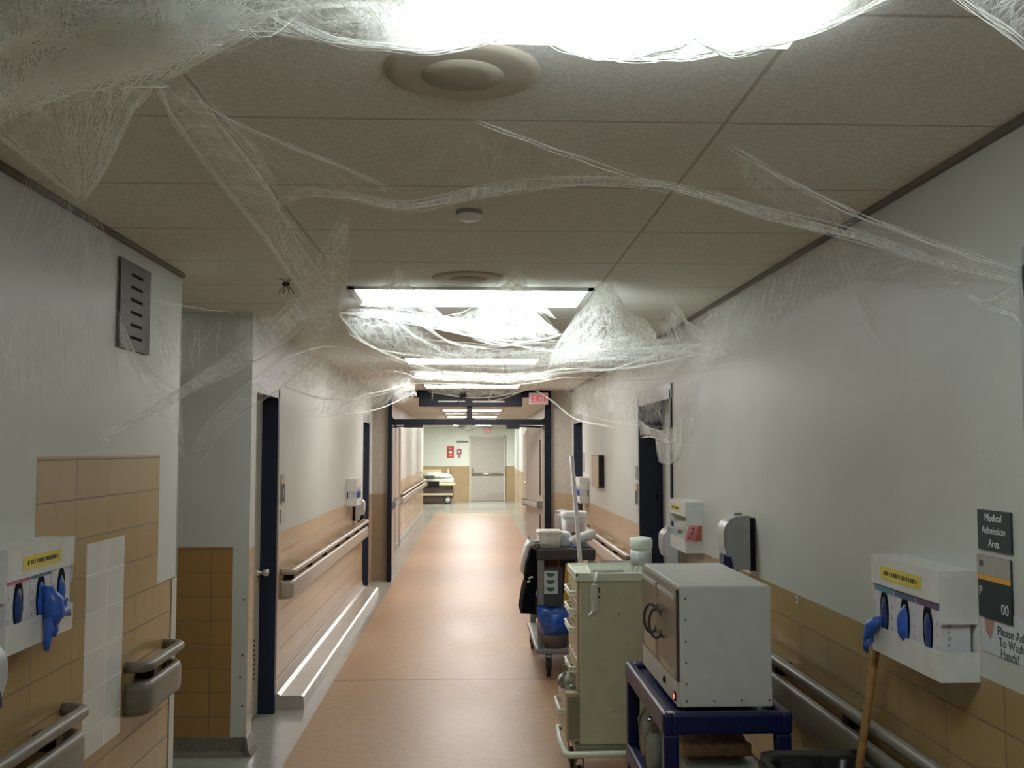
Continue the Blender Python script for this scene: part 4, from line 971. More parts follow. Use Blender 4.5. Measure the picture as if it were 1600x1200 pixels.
# ------------------------------------------------------------------ cobwebs
def rand_normal(t, nodes, sc=140.):
    """fibres point every way, so the shading normal wanders finely over the gauze"""
    g = t.nodes.new('ShaderNodeNewGeometry'); x = t.nodes.new('ShaderNodeTexNoise'); x.inputs['Scale'].default_value = sc; x.inputs['Detail'].default_value = 1.
    t.links.new(g.outputs['Position'], x.inputs['Vector'])
    a = t.nodes.new('ShaderNodeVectorMath'); a.operation = 'SUBTRACT'; t.links.new(x.outputs['Color'], a.inputs[0]); a.inputs[1].default_value = (.5, .5, .5)
    k = t.nodes.new('ShaderNodeVectorMath'); k.operation = 'MULTIPLY_ADD'; t.links.new(a.outputs[0], k.inputs[0]); k.inputs[1].default_value = (2.2, 2.2, 2.2); t.links.new(g.outputs['Normal'], k.inputs[2])
    n = t.nodes.new('ShaderNodeVectorMath'); n.operation = 'NORMALIZE'; t.links.new(k.outputs[0], n.inputs[0])
    for q in nodes: t.links.new(n.outputs[0], q.inputs['Normal'])
def web_mat(name, dens, net=False, net_scale=26., white=1.38):  # albedo set above white, standing in for light the fibres scatter forward
    m, t, o = nt(name)
    uv = t.nodes.new('ShaderNodeUVMap'); uv.uv_map = 'UVMap'
    def streak(sx, sy, rot, det=4.):
        mp = t.nodes.new('ShaderNodeMapping'); mp.inputs['Scale'].default_value = (sx, sy, 1); mp.inputs['Rotation'].default_value = (0, 0, rot)
        t.links.new(uv.outputs[0], mp.inputs[0]); return noi(t, mp.outputs[0], 1., det, .6)
    a = mapr(t, streak(55, 5, .0), .42, .72, 0, 1); b = mapr(t, streak(60, 7, .5), .46, .75, 0, .9); c = mapr(t, streak(60, 7, -.55), .46, .75, 0, .9)
    big = mapr(t, streak(5, 4, 0, 2.), .3, .7, .45, 1.25)
    s = mth(t, 'MAXIMUM', mth(t, 'MAXIMUM', a, b), c)
    al = mth(t, 'MULTIPLY', mth(t, 'ADD', mth(t, 'MULTIPLY', s, .75), .28), big)
    if net:
        mp = t.nodes.new('ShaderNodeMapping'); mp.inputs['Scale'].default_value = (1, .75, 1); t.links.new(uv.outputs[0], mp.inputs[0])
        v = t.nodes.new('ShaderNodeTexVoronoi'); v.feature = 'DISTANCE_TO_EDGE'; v.inputs['Scale'].default_value = net_scale; nz = t.nodes.new('ShaderNodeTexNoise'); nz.inputs['Scale'].default_value = 16.; t.links.new(uv.outputs[0], nz.inputs['Vector'])
        sc = t.nodes.new('ShaderNodeVectorMath'); sc.operation = 'MULTIPLY_ADD'; t.links.new(nz.outputs['Color'], sc.inputs[0]); sc.inputs[1].default_value = (.11, .11, 0); t.links.new(mp.outputs[0], sc.inputs[2])
        t.links.new(sc.outputs[0], v.inputs['Vector'])
        e = mapr(t, v.outputs['Distance'], .0, .22, 1.1, .12)
        al = mth(t, 'MULTIPLY', mth(t, 'ADD', mth(t, 'MULTIPLY', al, .5), mth(t, 'MULTIPLY', e, .55)), 1.1)
    # thins out towards the open edges: the second uv map runs 0..1 over the sheet
    u2 = t.nodes.new('ShaderNodeUVMap'); u2.uv_map = 'Fade'; sp = t.nodes.new('ShaderNodeSeparateXYZ'); t.links.new(u2.outputs[0], sp.inputs[0])
    wv = mapr(t, streak(14, 14, .3, 3.), .3, .7, -.07, .07)
    for ax, wd in ((0, .16), (1, .26)):
        q = mth(t, 'ADD', mth(t, 'SUBTRACT', .5, mth(t, 'ABSOLUTE', mth(t, 'SUBTRACT', sp.outputs[ax], .5))), wv)
        x = t.nodes.new('ShaderNodeMapRange'); x.interpolation_type = 'SMOOTHSTEP'; t.links.new(q, x.inputs[0])
        for i, y in enumerate((0., wd, 0., 1.)): x.inputs[i+1].default_value = y
        al = mth(t, 'MULTIPLY', al, x.outputs[0])
    al = mth(t, 'MULTIPLY', al, dens, clamp=True)
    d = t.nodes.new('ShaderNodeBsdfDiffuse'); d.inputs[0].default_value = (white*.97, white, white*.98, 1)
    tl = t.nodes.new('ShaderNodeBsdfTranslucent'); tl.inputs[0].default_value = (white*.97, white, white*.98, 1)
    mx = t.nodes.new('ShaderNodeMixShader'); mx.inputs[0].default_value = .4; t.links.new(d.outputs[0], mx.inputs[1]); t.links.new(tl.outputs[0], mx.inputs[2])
    rand_normal(t, (d, tl))
    tr = t.nodes.new('ShaderNodeBsdfTransparent')
    m2 = t.nodes.new('ShaderNodeMixShader'); t.links.new(al, m2.inputs[0]); t.links.new(tr.outputs[0], m2.inputs[1]); t.links.new(mx.outputs[0], m2.inputs[2])
    t.links.new(m2.outputs[0], o.inputs[0]); MATS[name] = m
    return m
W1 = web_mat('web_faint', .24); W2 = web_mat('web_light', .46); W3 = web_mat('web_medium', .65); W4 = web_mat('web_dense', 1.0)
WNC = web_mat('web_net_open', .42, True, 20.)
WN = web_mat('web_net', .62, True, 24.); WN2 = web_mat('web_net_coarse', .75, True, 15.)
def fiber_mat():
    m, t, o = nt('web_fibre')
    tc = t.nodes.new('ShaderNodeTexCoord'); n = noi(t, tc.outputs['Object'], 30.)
    c = mixc(t, n, (1.24, 1.28, 1.25), (1.3, 1.33, 1.3))  # colours beyond white brighten the strands in place of forward-scattered light
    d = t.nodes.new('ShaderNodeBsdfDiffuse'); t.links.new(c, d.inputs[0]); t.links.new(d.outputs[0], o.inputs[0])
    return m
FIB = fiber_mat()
def crv(ctrl, n):
    """Catmull-Rom through the control points, n+1 samples"""
    P = [Vector(c) for c in ctrl]
    if len(P) == 1: return [P[0].copy() for _ in range(n+1)]
    P = [P[0]*2-P[1]]+P+[P[-1]*2-P[-2]]
    k = len(P)-3; out = []
    for i in range(n+1):
        f = i/n*k; s = min(int(f), k-1); u = f-s
        a, b, c, d = P[s:s+4]
        out.append(.5*((2*b)+(c-a)*u+(2*a-5*b+4*c-d)*u*u+(3*b-a-3*c+d)*u**3))
    return out
class Web:
    def __init__(s, name, label):
        s.name, s.label = name, label; s.v = []; s.f = []; s.uv = []; s.uv2 = []; s.mats = []; s.mi = []; s.fb = MB()
    def keep(s, p):
        lim = WX-.006
        x = p.x
        if p.y < 4.5 or p.y > 6.0: x = max(-lim, x)
        return Vector((min(lim, x), p.y, min(CZ-.008, p.z)))
    def sheet(s, A, B, mat, nu=40, nv=14, sag=.0, wob=.012, fib=60, fr=.0005, edge=(0, 0), cross=.12, er=.0012, fe='uUvV'):
        a = crv([web_pt(*q) if len(q) == 3 else q for q in A], nu); b = crv([web_pt(*q) if len(q) == 3 else q for q in B], nu)
        if mat not in s.mats: s.mats.append(mat)
        k = len(s.v); mi = s.mats.index(mat)
        L = sum(((a[i+1]-a[i]).length+(b[i+1]-b[i]).length)/2 for i in range(nu)); W = sum((b[i]-a[i]).length for i in range(nu+1))/(nu+1)
        off = Vector((random.random()*9, random.random()*9, 0))
        def P(u, v):
            i = min(int(u*nu), nu-1); f = u*nu-i
            pa = a[i].lerp(a[i+1], f); pb = b[i].lerp(b[i+1], f); q = pa.lerp(pb, v)
            q = q+Vector((0, 0, -sag*4*v*(1-v)))
            n = noise.noise_vector(q*7+off)*wob*(4*v*(1-v)*.8+.2)
            return s.keep(q+n)
        for i in range(nu+1):
            for j in range(nv+1):
                s.v.append(P(i/nu, j/nv)[:]); s.uv.append((i/nu*L+off.x, j/nv*W+off.y))
                fu, fv = i/nu, j/nv
                if (fu < .5 and 'u' not in fe) or (fu >= .5 and 'U' not in fe): fu = .5
                if (fv < .5 and 'v' not in fe) or (fv >= .5 and 'V' not in fe): fv = .5
                s.uv2.append((fu, fv))
        for i in range(nu):
            for j in range(nv):
                q = k+i*(nv+1)+j; s.f.append((q, q+1, q+nv+2, q+nv+1)); s.mi.append(mi)
        for _ in range(fib):
            u0 = random.random(); u1 = abs(u0+random.gauss(0, cross)); u1 = min(1, max(0, 2-u1 if u1 > 1 else u1)); v0 = random.uniform(0, .35)**1.5; v1 = 1-random.uniform(0, .35)**1.5
            g = random.uniform(-.008, .008); o2 = Vector((random.uniform(-1, 1), random.uniform(-1, 1), random.uniform(-1, 1)))*.006
            pts = [P(u0+(u1-u0)*q/7, v0+(v1-v0)*q/7)+o2*sin(pi*q/7)+Vector((0, 0, g*sin(pi*q/7))) for q in range(8)]
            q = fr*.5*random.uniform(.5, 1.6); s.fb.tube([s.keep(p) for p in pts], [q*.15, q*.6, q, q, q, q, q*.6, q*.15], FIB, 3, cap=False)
        for e, (cv, n) in enumerate(((a, edge[0]), (b, edge[1]))):
            for _ in range(n): s.rope_pts(cv, er)
        return s
    def rope_pts(s, cv, r):
        n = len(cv); i0 = 0 if random.random() < .6 else random.randint(0, n//2); i1 = n if random.random() < .6 else random.randint(n//2+2, n)
        o = Vector((random.uniform(-1, 1), random.uniform(-1, 1), random.uniform(-1, 1)))*.006; ph = Vector((random.random()*20,)*3)
        pts = [s.keep(p+o+noise.noise_vector(p*9+ph)*.008) for p in cv[i0:i1]]
        q = r*random.uniform(.25, .75); m = len(pts)
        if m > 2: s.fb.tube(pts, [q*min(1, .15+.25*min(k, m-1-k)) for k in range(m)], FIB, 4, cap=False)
    def rope(s, C, n=8, r=.0012, k=26):
        cv = crv([web_pt(*q) for q in C], k)
        for _ in range(n): s.rope_pts(cv, r)
        return s
    def tangle(s, pts, n, spread, r=.0005):
        """loose fibres curling between random points near the given spots"""
        P = [web_pt(*q) for q in pts]
        for _ in range(n):
            a, b = random.choice(P), random.choice(P)
            j = lambda: Vector((random.gauss(0, 1), random.gauss(0, .5), random.gauss(0, .6)))*spread
            c = crv([a+j(), a.lerp(b, .35)+j()*.7, a.lerp(b, .65)+j()*.7, b+j()], 12)
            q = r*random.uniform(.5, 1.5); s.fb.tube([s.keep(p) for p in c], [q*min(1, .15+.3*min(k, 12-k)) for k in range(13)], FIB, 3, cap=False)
        return s
    def done(s):
        me = bpy.data.meshes.new(s.name); me.from_pydata(s.v, [], s.f); me.update()
        for m in s.mats: me.materials.append(m)
        me.polygons.foreach_set('material_index', s.mi); me.polygons.foreach_set('use_smooth', [True]*len(s.f))
        ul = me.uv_layers.new(name='UVMap')
        for lp in me.loops: ul.data[lp.index].uv = s.uv[lp.vertex_index]
        ul = me.uv_layers.new(name='Fade')
        for lp in me.loops: ul.data[lp.index].uv = s.uv2[lp.vertex_index]
        o = bpy.data.objects.new(s.name, me); COL.objects.link(o); tag(o, s.label, 'cobweb', 'stretched fake cobwebs')
        me2 = s.fb.build('strands', o)
        return o

# 1 glowing mass under the overhead light
w = Web('cobweb', 'dense glowing white cobweb bunched under the overhead ceiling light')
w.sheet([(800, -160, 1.45), (950, -170, 1.45), (1150, -170, 1.45), (1350, -140, 1.5), (1470, -90, 1.55)],
        [(835, 40, 1.7), (880, 75, 1.68), (960, 92, 1.66), (1060, 74, 1.68), (1090, 60, 1.68), (1140, 84, 1.66), (1230, 66, 1.68), (1310, 36, 1.72), (1400, -8, 1.8)], W4, 60, 18, .02, .02, 420, .0006, (0, 22), .1, .0022, 'uU')
w.sheet([(880, -40, 1.6), (1000, -20, 1.6), (1150, -30, 1.6), (1380, -40, 1.7)], [(845, 20, 1.72), (960, 85, 1.7), (1130, 78, 1.7), (1380, 0, 1.78)], W3, 40, 12, .01, .02, 200, .0006, (0, 10), fe='uUv')
w.rope([(1080, 55, 1.68), (1110, 72, 1.66), (1145, 88, 1.65)], 10, .002)
w.done()
w = Web('cobweb', 'stringy white cobweb with open cells beside the overhead light, nearer the vent')
w.sheet([(300, -120, 1.6), (500, -150, 1.5), (700, -160, 1.48), (860, -150, 1.5)], [(425, 25, 1.78), (520, 62, 1.76), (620, 76, 1.74), (680, 80, 1.74), (760, 62, 1.72), (840, 38, 1.72)], WNC, 50, 16, .01, .02, 150, .0006, (0, 20), .14, .0022, 'u')
w.sheet([(560, 10, 1.7), (650, 25, 1.7), (740, 15, 1.7), (830, 0, 1.7)], [(560, 66, 1.74), (640, 77, 1.74), (740, 64, 1.72), (840, 36, 1.72)], W4, 30, 8, .0, .012, 120, .0006, (4, 8), fe='uUv')
for c in ([(415, 20, 1.8), (520, 8, 1.76), (640, 12, 1.74), (760, 8, 1.72), (850, -10, 1.7)], [(415, 20, 1.8), (470, 50, 1.78), (560, 70, 1.76)], [(400, 42, 1.85), (500, 60, 1.8), (620, 76, 1.75)], [(650, 20, 1.74), (700, 50, 1.73), (760, 60, 1.73)], [(640, 25, 1.74), (620, 60, 1.74)], [(740, 5, 1.72), (800, 30, 1.72), (838, 50, 1.72)]): w.rope(c, 14, .0018)
w.tangle([(560, 20, 1.74), (640, 40, 1.74), (720, 30, 1.73), (800, 20, 1.72), (520, 30, 1.76)], 110, .016)
w.done()
# 2 cloud in the upper left, pinned at the wall
w = Web('cobweb', 'cloudy fibrous cobweb pulled to a point above the bronze vent grille wall')
w.sheet([(-80, 40, 1.75), (100, -80, 1.65), (300, -90, 1.55), (440, 5, 1.65)], [(-60, 190, 2.15), (60, 165, 2.2), (150, 140, 2.2), (250, 130, 2.2)], W3, 40, 16, .01, .03, 620, .0008, (0, 3), .3, fe='')
w.sheet([(-80, 100, 1.7), (60, -20, 1.6), (250, -60, 1.5), (420, 0, 1.65)], [(-60, 210, 2.2), (50, 130, 1.95), (170, 95, 1.9), (330, 80, 1.95)], W2, 40, 16, .01, .05, 420, .0008, (0, 3), .3, fe='uUV')
w.sheet([(-40, 195, 2.5), (20, 170, 2.6), (70, 160, 2.6), (110, 150, 2.6)], [(124, 308, 3.2), (125, 310, 3.2), (126, 312, 3.2), (127, 312, 3.2)], W3, 24, 16, .0, .015, 120, .0007, (0, 0), .1, fe='U')
w.sheet([(90, 140, 2.55), (140, 120, 2.5), (190, 110, 2.45), (240, 128, 2.4)], [(122, 310, 3.2), (125, 312, 3.2), (130, 312, 3.2), (136, 308, 3.2)], W3, 24, 16, .0, .015, 150, .0007, (0, 0), .1, fe='u')
w.rope([(-30, 190, 2.5), (30, 235, 2.8), (80, 275, 3.0), (125, 312, 3.2)], 16, .0016); w.rope([(240, 130, 2.4), (200, 190, 2.6), (160, 270, 3.0), (132, 312, 3.2)], 14, .0014); w.rope([(60, 150, 2.5), (95, 230, 2.8), (122, 305, 3.2)], 10, .0012); w.rope([(170, 120, 2.45), (160, 220, 2.75), (130, 308, 3.2)], 8, .0011)
w.rope([(428, 12, 1.85), (380, 50, 1.95), (310, 90, 2.1), (248, 128, 2.3)], 18, .0014); w.rope([(415, 30, 1.85), (340, 60, 2.0), (220, 50, 2.0), (60, 80, 2.0)], 8, .001)
w.tangle([(40, 40, 1.78), (140, 30, 1.73), (230, 60, 1.78), (320, 30, 1.68), (100, 110, 1.98), (190, 110, 1.98), (400, 20, 1.63), (20, 150, 1.98)], 620, .05, .0006)
w.sheet([(40, 240, 2.9), (90, 280, 3.1), (124, 310, 3.25)], [(10, 400, 2.85), (60, 380, 3.05), (118, 330, 3.3)], W1, 12, 8, 0, .01, 10)
w.sheet([(100, 310, 3.25), (125, 312, 3.25), (150, 312, 3.3)], [(40, 420, 3.0), (120, 460, 3.3), (200, 470, 3.7)], W1, 14, 10, 0, .01, 20)
w.done()
# 3 upper right corner
w = Web('cobweb', 'small pale gauze cobweb hanging over the wall of the slate signs, by the ceiling')
w.sheet([(1470, -30, 1.5), (1520, 10, 1.5), (1570, 45, 1.5), (1640, 100, 1.5)], [(1560, -120, 1.4), (1620, -90, 1.4), (1660, -50, 1.4), (1720, 0, 1.4)], W3, 20, 10, 0, .012, 120, .0006, (10, 0), fe='')
w.done()
# 4 long swag across the ceiling
w = Web('cobweb', 'long gauzy cobweb swag slung across the ceiling below the smoke detector')
up = [(432, 318, 3.15), (470, 298, 3.05), (540, 302, 3.0), (640, 316, 2.95), (760, 290, 2.92), (900, 277, 2.88), (1050, 288, 2.85), (1200, 326, 2.78), (1340, 362, 2.72), (1470, 405, 2.6), (1590, 436, 2.42)]
lo = [(434, 328, 3.15), (480, 306, 3.05), (550, 312, 3.0), (640, 328, 2.95), (760, 306, 2.92), (900, 288, 2.88), (1050, 298, 2.85), (1200, 342, 2.78), (1340, 376, 2.72), (1470, 416, 2.6), (1592, 446, 2.42)]
w.sheet(up, lo, W3, 70, 6, 0, .006, 8, .0005, (6, 7), .05, .0006, 'vV')
w.sheet([(290, 150, 2.4), (400, 208, 2.6), (520, 255, 2.8), (620, 300, 2.92)], [(420, 318, 3.1), (480, 298, 3.05), (550, 304, 3.0), (640, 318, 2.95)], W1, 26, 10, .0, .008, 40, .0005, (5, 0))
w.sheet([(740, 188, 2.5), (830, 222, 2.6), (920, 252, 2.7), (1010, 284, 2.84)], [(745, 292, 2.92), (830, 282, 2.9), (920, 278, 2.88), (1010, 286, 2.86)], W1, 24, 8, 0, .006, 24, .0005, (6, 0))
w.sheet([(1122, 215, 2.55), (1220, 275, 2.65), (1340, 335, 2.65), (1460, 380, 2.55), (1590, 426, 2.4)], [(1125, 300, 2.85), (1220, 332, 2.78), (1340, 364, 2.72), (1460, 402, 2.6), (1590, 436, 2.4)], W1, 28, 8, 0, .006, 24, .0005, (8, 0))
w.sheet([(700, 200, 2.5), (740, 190, 2.5), (770, 200, 2.5)], [(640, 318, 2.95), (740, 294, 2.92), (800, 286, 2.9)], W1, 14, 8, 0, .006, 8)
w.done()
# 5 left diagonal band and cone
w = Web('cobweb', 'diagonal band of cobweb crossing the ceiling between the vent and the bright ceiling light')
w.sheet([(243, 128, 2.35), (285, 205, 2.6), (345, 285, 2.9), (410, 365, 3.3), (455, 430, 3.7), (485, 470, 4.0)], [(285, 120, 2.35), (360, 215, 2.6), (425, 305, 2.95), (440, 335, 3.2), (480, 400, 3.6), (520, 455, 4.0)], W3, 40, 12, 0, .01, 60, .0005, (14, 7), .35, .0010)
w.sheet([(248, 130, 2.35), (330, 205, 2.6), (400, 290, 2.95), (434, 322, 3.15)], [(300, 135, 2.35), (390, 225, 2.6), (430, 290, 2.95), (440, 320, 3.15)], W3, 20, 6, 0, .008, 20, .0005, (6, 6), .3, .001)
w.sheet([(543, 320, 3.3), (520, 365, 3.4), (495, 415, 3.7), (468, 470, 4.0), (440, 520, 4.1)], [(546, 322, 3.3), (546, 380, 3.6), (540, 430, 3.9), (530, 480, 4.2), (520, 520, 4.3)], W3, 26, 12, 0, .012, 50, .0005, (5, 5), .35)
w.rope([(434, 325, 3.15), (455, 350, 3.4), (485, 385, 3.7)], 5, .0009)
w.sheet([(480, 440, 3.95), (430, 495, 3.95), (360, 550, 3.85), (290, 600, 3.8), (215, 648, 3.7), (166, 672, 3.6)], [(515, 470, 4.0), (450, 530, 4.0), (380, 575, 3.9), (300, 612, 3.8), (220, 656, 3.7), (168, 680, 3.6)], W3, 36, 8, 0, .006, 16, .0005, (8, 8), .3, .0008)
w.sheet([(500, 480, 4.1), (460, 540, 4.3), (400, 590, 4.3), (330, 650, 4.2), (290, 720, 4.2)], [(540, 490, 4.2), (490, 560, 4.4), (430, 610, 4.4), (360, 660, 4.3), (300, 740, 4.3)], W1, 26, 10, 0, .01, 30, .0005, (3, 3))
w.done()
# 6 left wall web
w = Web('cobweb', 'thin cobweb stretched over the bronze vent and the wall around it')
w.sheet([(182, 480, 3.72), (205, 545, 3.8), (245, 590, 3.95), (285, 610, 4.2)], [(184, 520, 3.72), (215, 585, 3.8), (255, 650, 4.0), (292, 720, 4.3)], W2, 24, 10, 0, .006, 40, .0005, (6, 5))
w.sheet([(-10, 470, 2.78), (60, 462, 3.0), (130, 468, 3.3), (184, 490, 3.7)], [(-10, 640, 2.78), (60, 640, 3.0), (130, 640, 3.3), (210, 600, 3.8)], W1, 20, 10, 0, .004, 14)
w.sheet([(240, 470, 4.0), (300, 480, 4.4), (380, 490, 4.6), (470, 480, 4.3)], [(250, 590, 4.1), (300, 600, 4.4), (380, 590, 4.6), (450, 540, 4.4)], W1, 20, 10, 0, .01, 26, .0005, (3, 0))
w.sheet([(240, 480, 3.95), (262, 500, 4.1), (275, 470, 4.3)], [(250, 560, 4.0), (270, 590, 4.2), (285, 610, 4.4)], W2, 10, 8, 0, .008, 10)
w.rope([(160, 672, 3.58), (170, 690, 3.62)], 4, .0015)
w.done()
# 7 tents under the bright light
w = Web('cobweb', 'white tented cobweb with holes hanging beneath the nearest full ceiling light')
w.sheet([(880, 520, 4.9), (905, 485, 4.75), (945, 440, 4.7), (975, 480, 4.8), (1010, 500, 4.9)], [(850, 580, 5.5), (900, 575, 5.5), (950, 578, 5.5), (1000, 562, 5.5), (1040, 548, 5.4)], WN, 34, 14, .0, .02, 160, .0007, (6, 10), .12, .0014, 'V')
w.sheet([(1010, 500, 4.9), (1035, 495, 4.9), (1050, 465, 4.9), (1070, 498, 5.0), (1160, 556, 5.0)], [(1020, 556, 5.4), (1060, 546, 5.4), (1090, 540, 5.3), (1110, 545, 5.2), (1158, 560, 5.0)], W2, 26, 12, .0, .012, 60, .0006, (3, 4))
w.sheet([(690, 495, 5.2), (740, 480, 4.9), (805, 425, 4.5), (840, 485, 4.9), (872, 518, 5.0)], [(740, 530, 5.5), (780, 540, 5.5), (820, 535, 5.5), (850, 530, 5.5), (880, 522, 5.3)], WN2, 34, 12, .0, .015, 90, .0007, (4, 8), .14)
w.sheet([(775, 452, 4.6), (792, 440, 4.5), (803, 422, 4.4), (815, 438, 4.45), (830, 452, 4.6)], [(740, 480, 5.2), (770, 482, 5.2), (805, 486, 5.2), (840, 490, 5.2), (870, 500, 5.2)], W4, 20, 8, 0, .01, 40, fe='V')
w.sheet([(590, 452, 4.6), (605, 440, 4.5), (620, 414, 4.4), (630, 430, 4.45), (645, 452, 4.6)], [(560, 480, 5.2), (590, 482, 5.2), (620, 486, 5.2), (660, 490, 5.2), (700, 500, 5.2)], W4, 20, 8, 0, .01, 40, fe='V')
w.sheet([(530, 482, 5.2), (600, 482, 5.2), (680, 492, 5.2), (760, 505, 5.3), (880, 525, 5.3)], [(545, 492, 5.3), (610, 500, 5.4), (690, 515, 5.4), (770, 530, 5.5), (885, 540, 5.5)], W3, 40, 6, 0, .008, 60, .0006, (4, 6), .06, .001)
w.sheet([(528, 488, 5.3), (580, 490, 5.3), (640, 500, 5.4), (680, 520, 5.5)], [(545, 520, 5.5), (590, 545, 5.6), (640, 566, 5.7), (690, 580, 5.8)], WN2, 30, 12, .0, .02, 100, .0007, (4, 10), .12, .0016)
w.sheet([(600, 520, 5.6), (700, 535, 5.7), (800, 540, 5.7), (900, 530, 5.6), (1000, 520, 5.4)], [(640, 560, 5.8), (720, 572, 5.8), (800, 575, 5.8), (900, 565, 5.7), (1010, 555, 5.5)], WN2, 44, 8, .0, .02, 120, .0006, (3, 3), .1)
w.sheet([(640, 545, 5.7), (720, 555, 5.8), (800, 552, 5.8), (900, 545, 5.7), (1000, 545, 5.5), (1100, 535, 5.3)], [(640, 572, 5.8), (720, 588, 5.9), (800, 592, 5.9), (900, 580, 5.8), (1000, 572, 5.6), (1110, 548, 5.3)], W4, 44, 8, .0, .015, 160, .0007, (8, 12), .1, .0015)
for c in ([(530, 490, 5.3), (570, 535, 5.5), (610, 550, 5.6), (700, 560, 5.7)], [(610, 495, 5.3), (655, 530, 5.5), (720, 560, 5.7)], [(655, 500, 5.4), (685, 525, 5.5), (720, 540, 5.6), (780, 545, 5.7)], [(660, 505, 5.3), (780, 535, 5.5), (880, 550, 5.6), (1000, 545, 5.5), (1150, 560, 5.1)]): w.rope(c, 10, .0014)
w.tangle([(930, 540, 5.2), (980, 530, 5.2), (1000, 560, 5.4), (880, 560, 5.5), (1060, 540, 5.2)], 120, .05, .0006)
w.done()
# 8 mid-corridor webs
w = Web('cobweb', 'trailing cobweb along the ceiling edge above the long pale handrail')
w.sheet([(440, 560, 5.8), (520, 540, 6.2), (600, 560, 7.2), (650, 575, 8.0)], [(430, 598, 6.2), (500, 622, 7.0), (570, 622, 8.0), (650, 600, 8.5)], W2, 34, 12, .0, .03, 110, .0009, (3, 5), .15, .002)
w.sheet([(490, 600, 7.2), (560, 585, 7.8), (620, 580, 8.4), (650, 590, 8.8)], [(480, 655, 7.0), (540, 648, 7.8), (590, 640, 8.6), (640, 618, 9.2)], W2, 30, 12, .0, .03, 90, .001, (3, 5), .15, .002)
w.sheet([(600, 590, 8.4), (625, 600, 8.6), (650, 600, 8.8)], [(625, 640, 9.2), (647, 622, 9.2), (652, 620, 9.2)], W3, 14, 8, 0, .02, 40, .001)
w.rope([(520, 645, 8.0), (560, 620, 8.2), (600, 610, 8.5), (640, 598, 8.8)], 12, .0022)
w.done()
w = Web('cobweb', 'bright cobweb drooping in front of the transom below the ceiling lights')
w.sheet([(640, 575, 8.3), (720, 582, 8.6), (800, 585, 8.6), (880, 572, 8.2)], [(640, 598, 9.4), (720, 600, 9.6), (800, 602, 9.6), (890, 588, 9.0)], W4, 30, 8, 0, .03, 110, .0011, (5, 8), .12, .002)
w.sheet([(655, 598, 10.6), (720, 606, 10.8), (790, 606, 10.8), (858, 596, 10.4)], [(668, 612, 10.8), (730, 621, 11.0), (780, 619, 11.0), (850, 602, 10.6)], W3, 26, 8, 0, .03, 80, .0014, (6, 8), .12, .0024)
w.rope([(676, 598, 10.8), (676, 615, 10.9), (675, 628, 11.0)], 4, .002); w.rope([(775, 604, 10.8), (765, 625, 10.9), (790, 622, 10.9), (830, 606, 10.7)], 6, .002); w.rope([(830, 606, 10.6), (860, 625, 10.0), (900, 655, 9.4), (960, 668, 8.8)], 8, .002)
w.done()
# 9 right side webs
w = Web('cobweb', 'wide cobweb sheet sweeping from the ceiling light down above the wide web-hung doorway')
w.sheet([(900, 566, 6.4), (1000, 560, 6.2), (1080, 540, 5.8), (1160, 556, 5.0)], [(880, 600, 8.2), (960, 596, 7.6), (1040, 590, 6.6), (1150, 566, 5.0)], W2, 34, 10, .0, .02, 80, .0008, (4, 3))
w.sheet([(870, 590, 9.2), (930, 590, 8.6), (1000, 595, 7.4), (1050, 600, 6.6)], [(890, 640, 9.8), (940, 655, 9.4), (1000, 665, 8.0), (1048, 668, 6.7)], W2, 34, 12, .0, .025, 80, .0009, (2, 4))
w.done()
w = Web('cobweb', 'faint cobweb veil lying high on the wall above the glove dispenser with the broom')
w.sheet([(1060, 510, 5.6), (1180, 430, 4.4), (1290, 376, 3.5), (1440, 400, 2.9), (1590, 432, 2.4)], [(1060, 560, 6.0), (1160, 540, 4.8), (1290, 470, 3.7), (1350, 445, 3.35), (1520, 465, 2.62)], W2, 36, 12, 0, .01, 30, .0005, (0, 0))
w.sheet([(1300, 378, 3.4), (1320, 380, 3.3), (1345, 390, 3.25)], [(1335, 470, 3.35), (1350, 500, 3.3), (1375, 540, 3.2)], W1, 14, 10, 0, .01, 16, .0005, (3, 3))
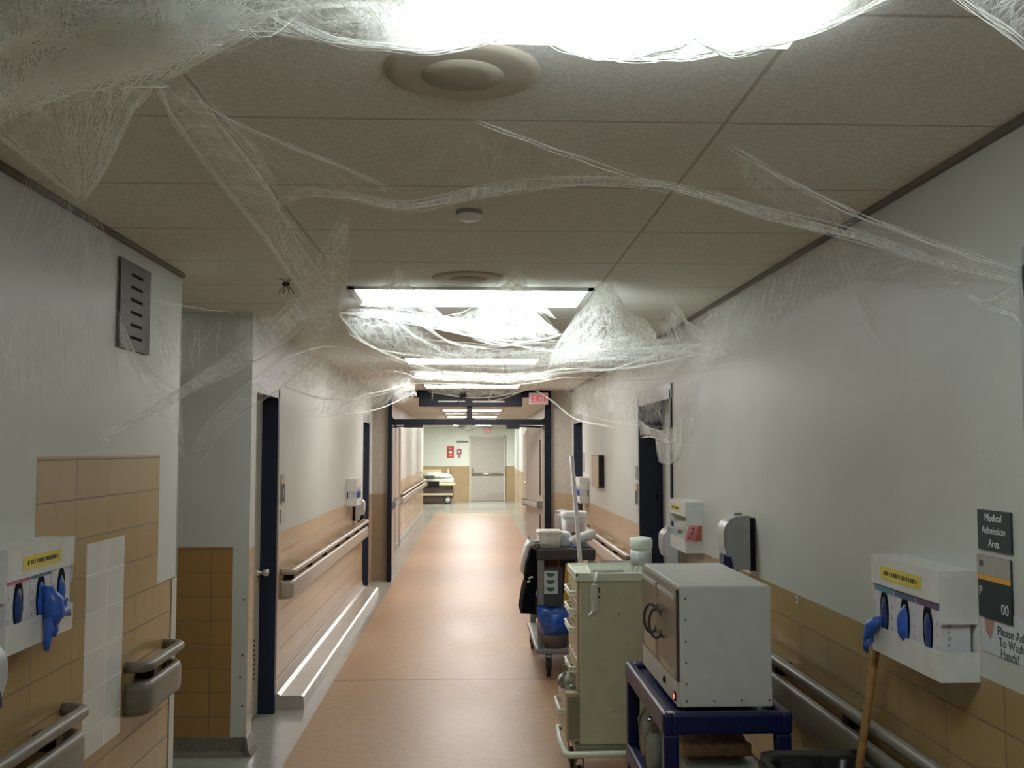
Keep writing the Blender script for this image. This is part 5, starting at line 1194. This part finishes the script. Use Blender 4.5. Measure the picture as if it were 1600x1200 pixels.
w.sheet([(1505, 455, 2.64), (1530, 470, 2.58), (1560, 462, 2.5), (1592, 440, 2.4)], [(1510, 462, 2.63), (1540, 478, 2.56), (1575, 490, 2.48), (1598, 510, 2.4)], W2, 16, 6, 0, .008, 14, .0005, (5, 5))
w.done()
# 10 web over right doorway
w = Web('cobweb', 'torn white cobweb hanging across the wide navy doorway')
w.sheet([(999, 655, 7.6), (1015, 668, 7.3), (1040, 674, 6.8), (1056, 664, 6.4)], [(1001, 684, 7.6), (1018, 682, 7.3), (1040, 690, 6.8), (1058, 690, 6.4)], W4, 20, 8, 0, .015, 50, .0009, (5, 6), .12, .0018, 'V')
w.sheet([(1022, 682, 7.1), (1036, 680, 6.9), (1052, 678, 6.5), (1068, 650, 6.2)], [(1030, 722, 7.0), (1042, 725, 6.9), (1050, 722, 6.5), (1064, 700, 6.2)], W4, 20, 10, 0, .02, 60, .0009, (5, 5), .12, .0015, 'v')
w.sheet([(1056, 610, 6.4), (1075, 600, 6.1), (1098, 590, 5.8)], [(1052, 720, 6.5), (1064, 735, 6.2), (1078, 720, 6.0)], W1, 16, 10, 0, .01, 20, .0007, (3, 0))
w.done()

# toy spiders
def spider(c, r, label):
    t = thing('toy_spider', c, label, 'spider'); c = Vector(c)
    mb = MB(); mb.ball(c, r, SPIDER, sc=(1, .8, .8)); mb.ball(c+Vector((r*1.3, 0, .0)), r*.6, SPIDER); mb.build('body', t)
    for k in range(8):
        a = (-.9+.6*(k//2)); sg = 1 if k % 2 else -1
        mb = MB(); p0 = c+Vector((r*.6, 0, 0)); p1 = p0+Vector((sin(a)*r*2.2, sg*.0, sg*r*1.9)); p2 = p1+Vector((sin(a)*r*1.4, 0, sg*r*.6-r*.9)); mb.tube([p0, p1, p2], r*.16, SPIDER, 5); mb.build('leg', t)
spider(web_pt(445, 444, 3.9), .011, 'tiny black toy spider on the web band left of the bright light')
spider(web_pt(722, 618, 10.9), .028, 'purple black toy spider caught in the web before the transom')

# ------------------------------------------------------------------ world
wd = bpy.data.worlds.new('world'); SC.world = wd; wd.use_nodes = True
wd.node_tree.nodes['Background'].inputs[0].default_value = (.8, .85, .8, 1); wd.node_tree.nodes['Background'].inputs[1].default_value = .02
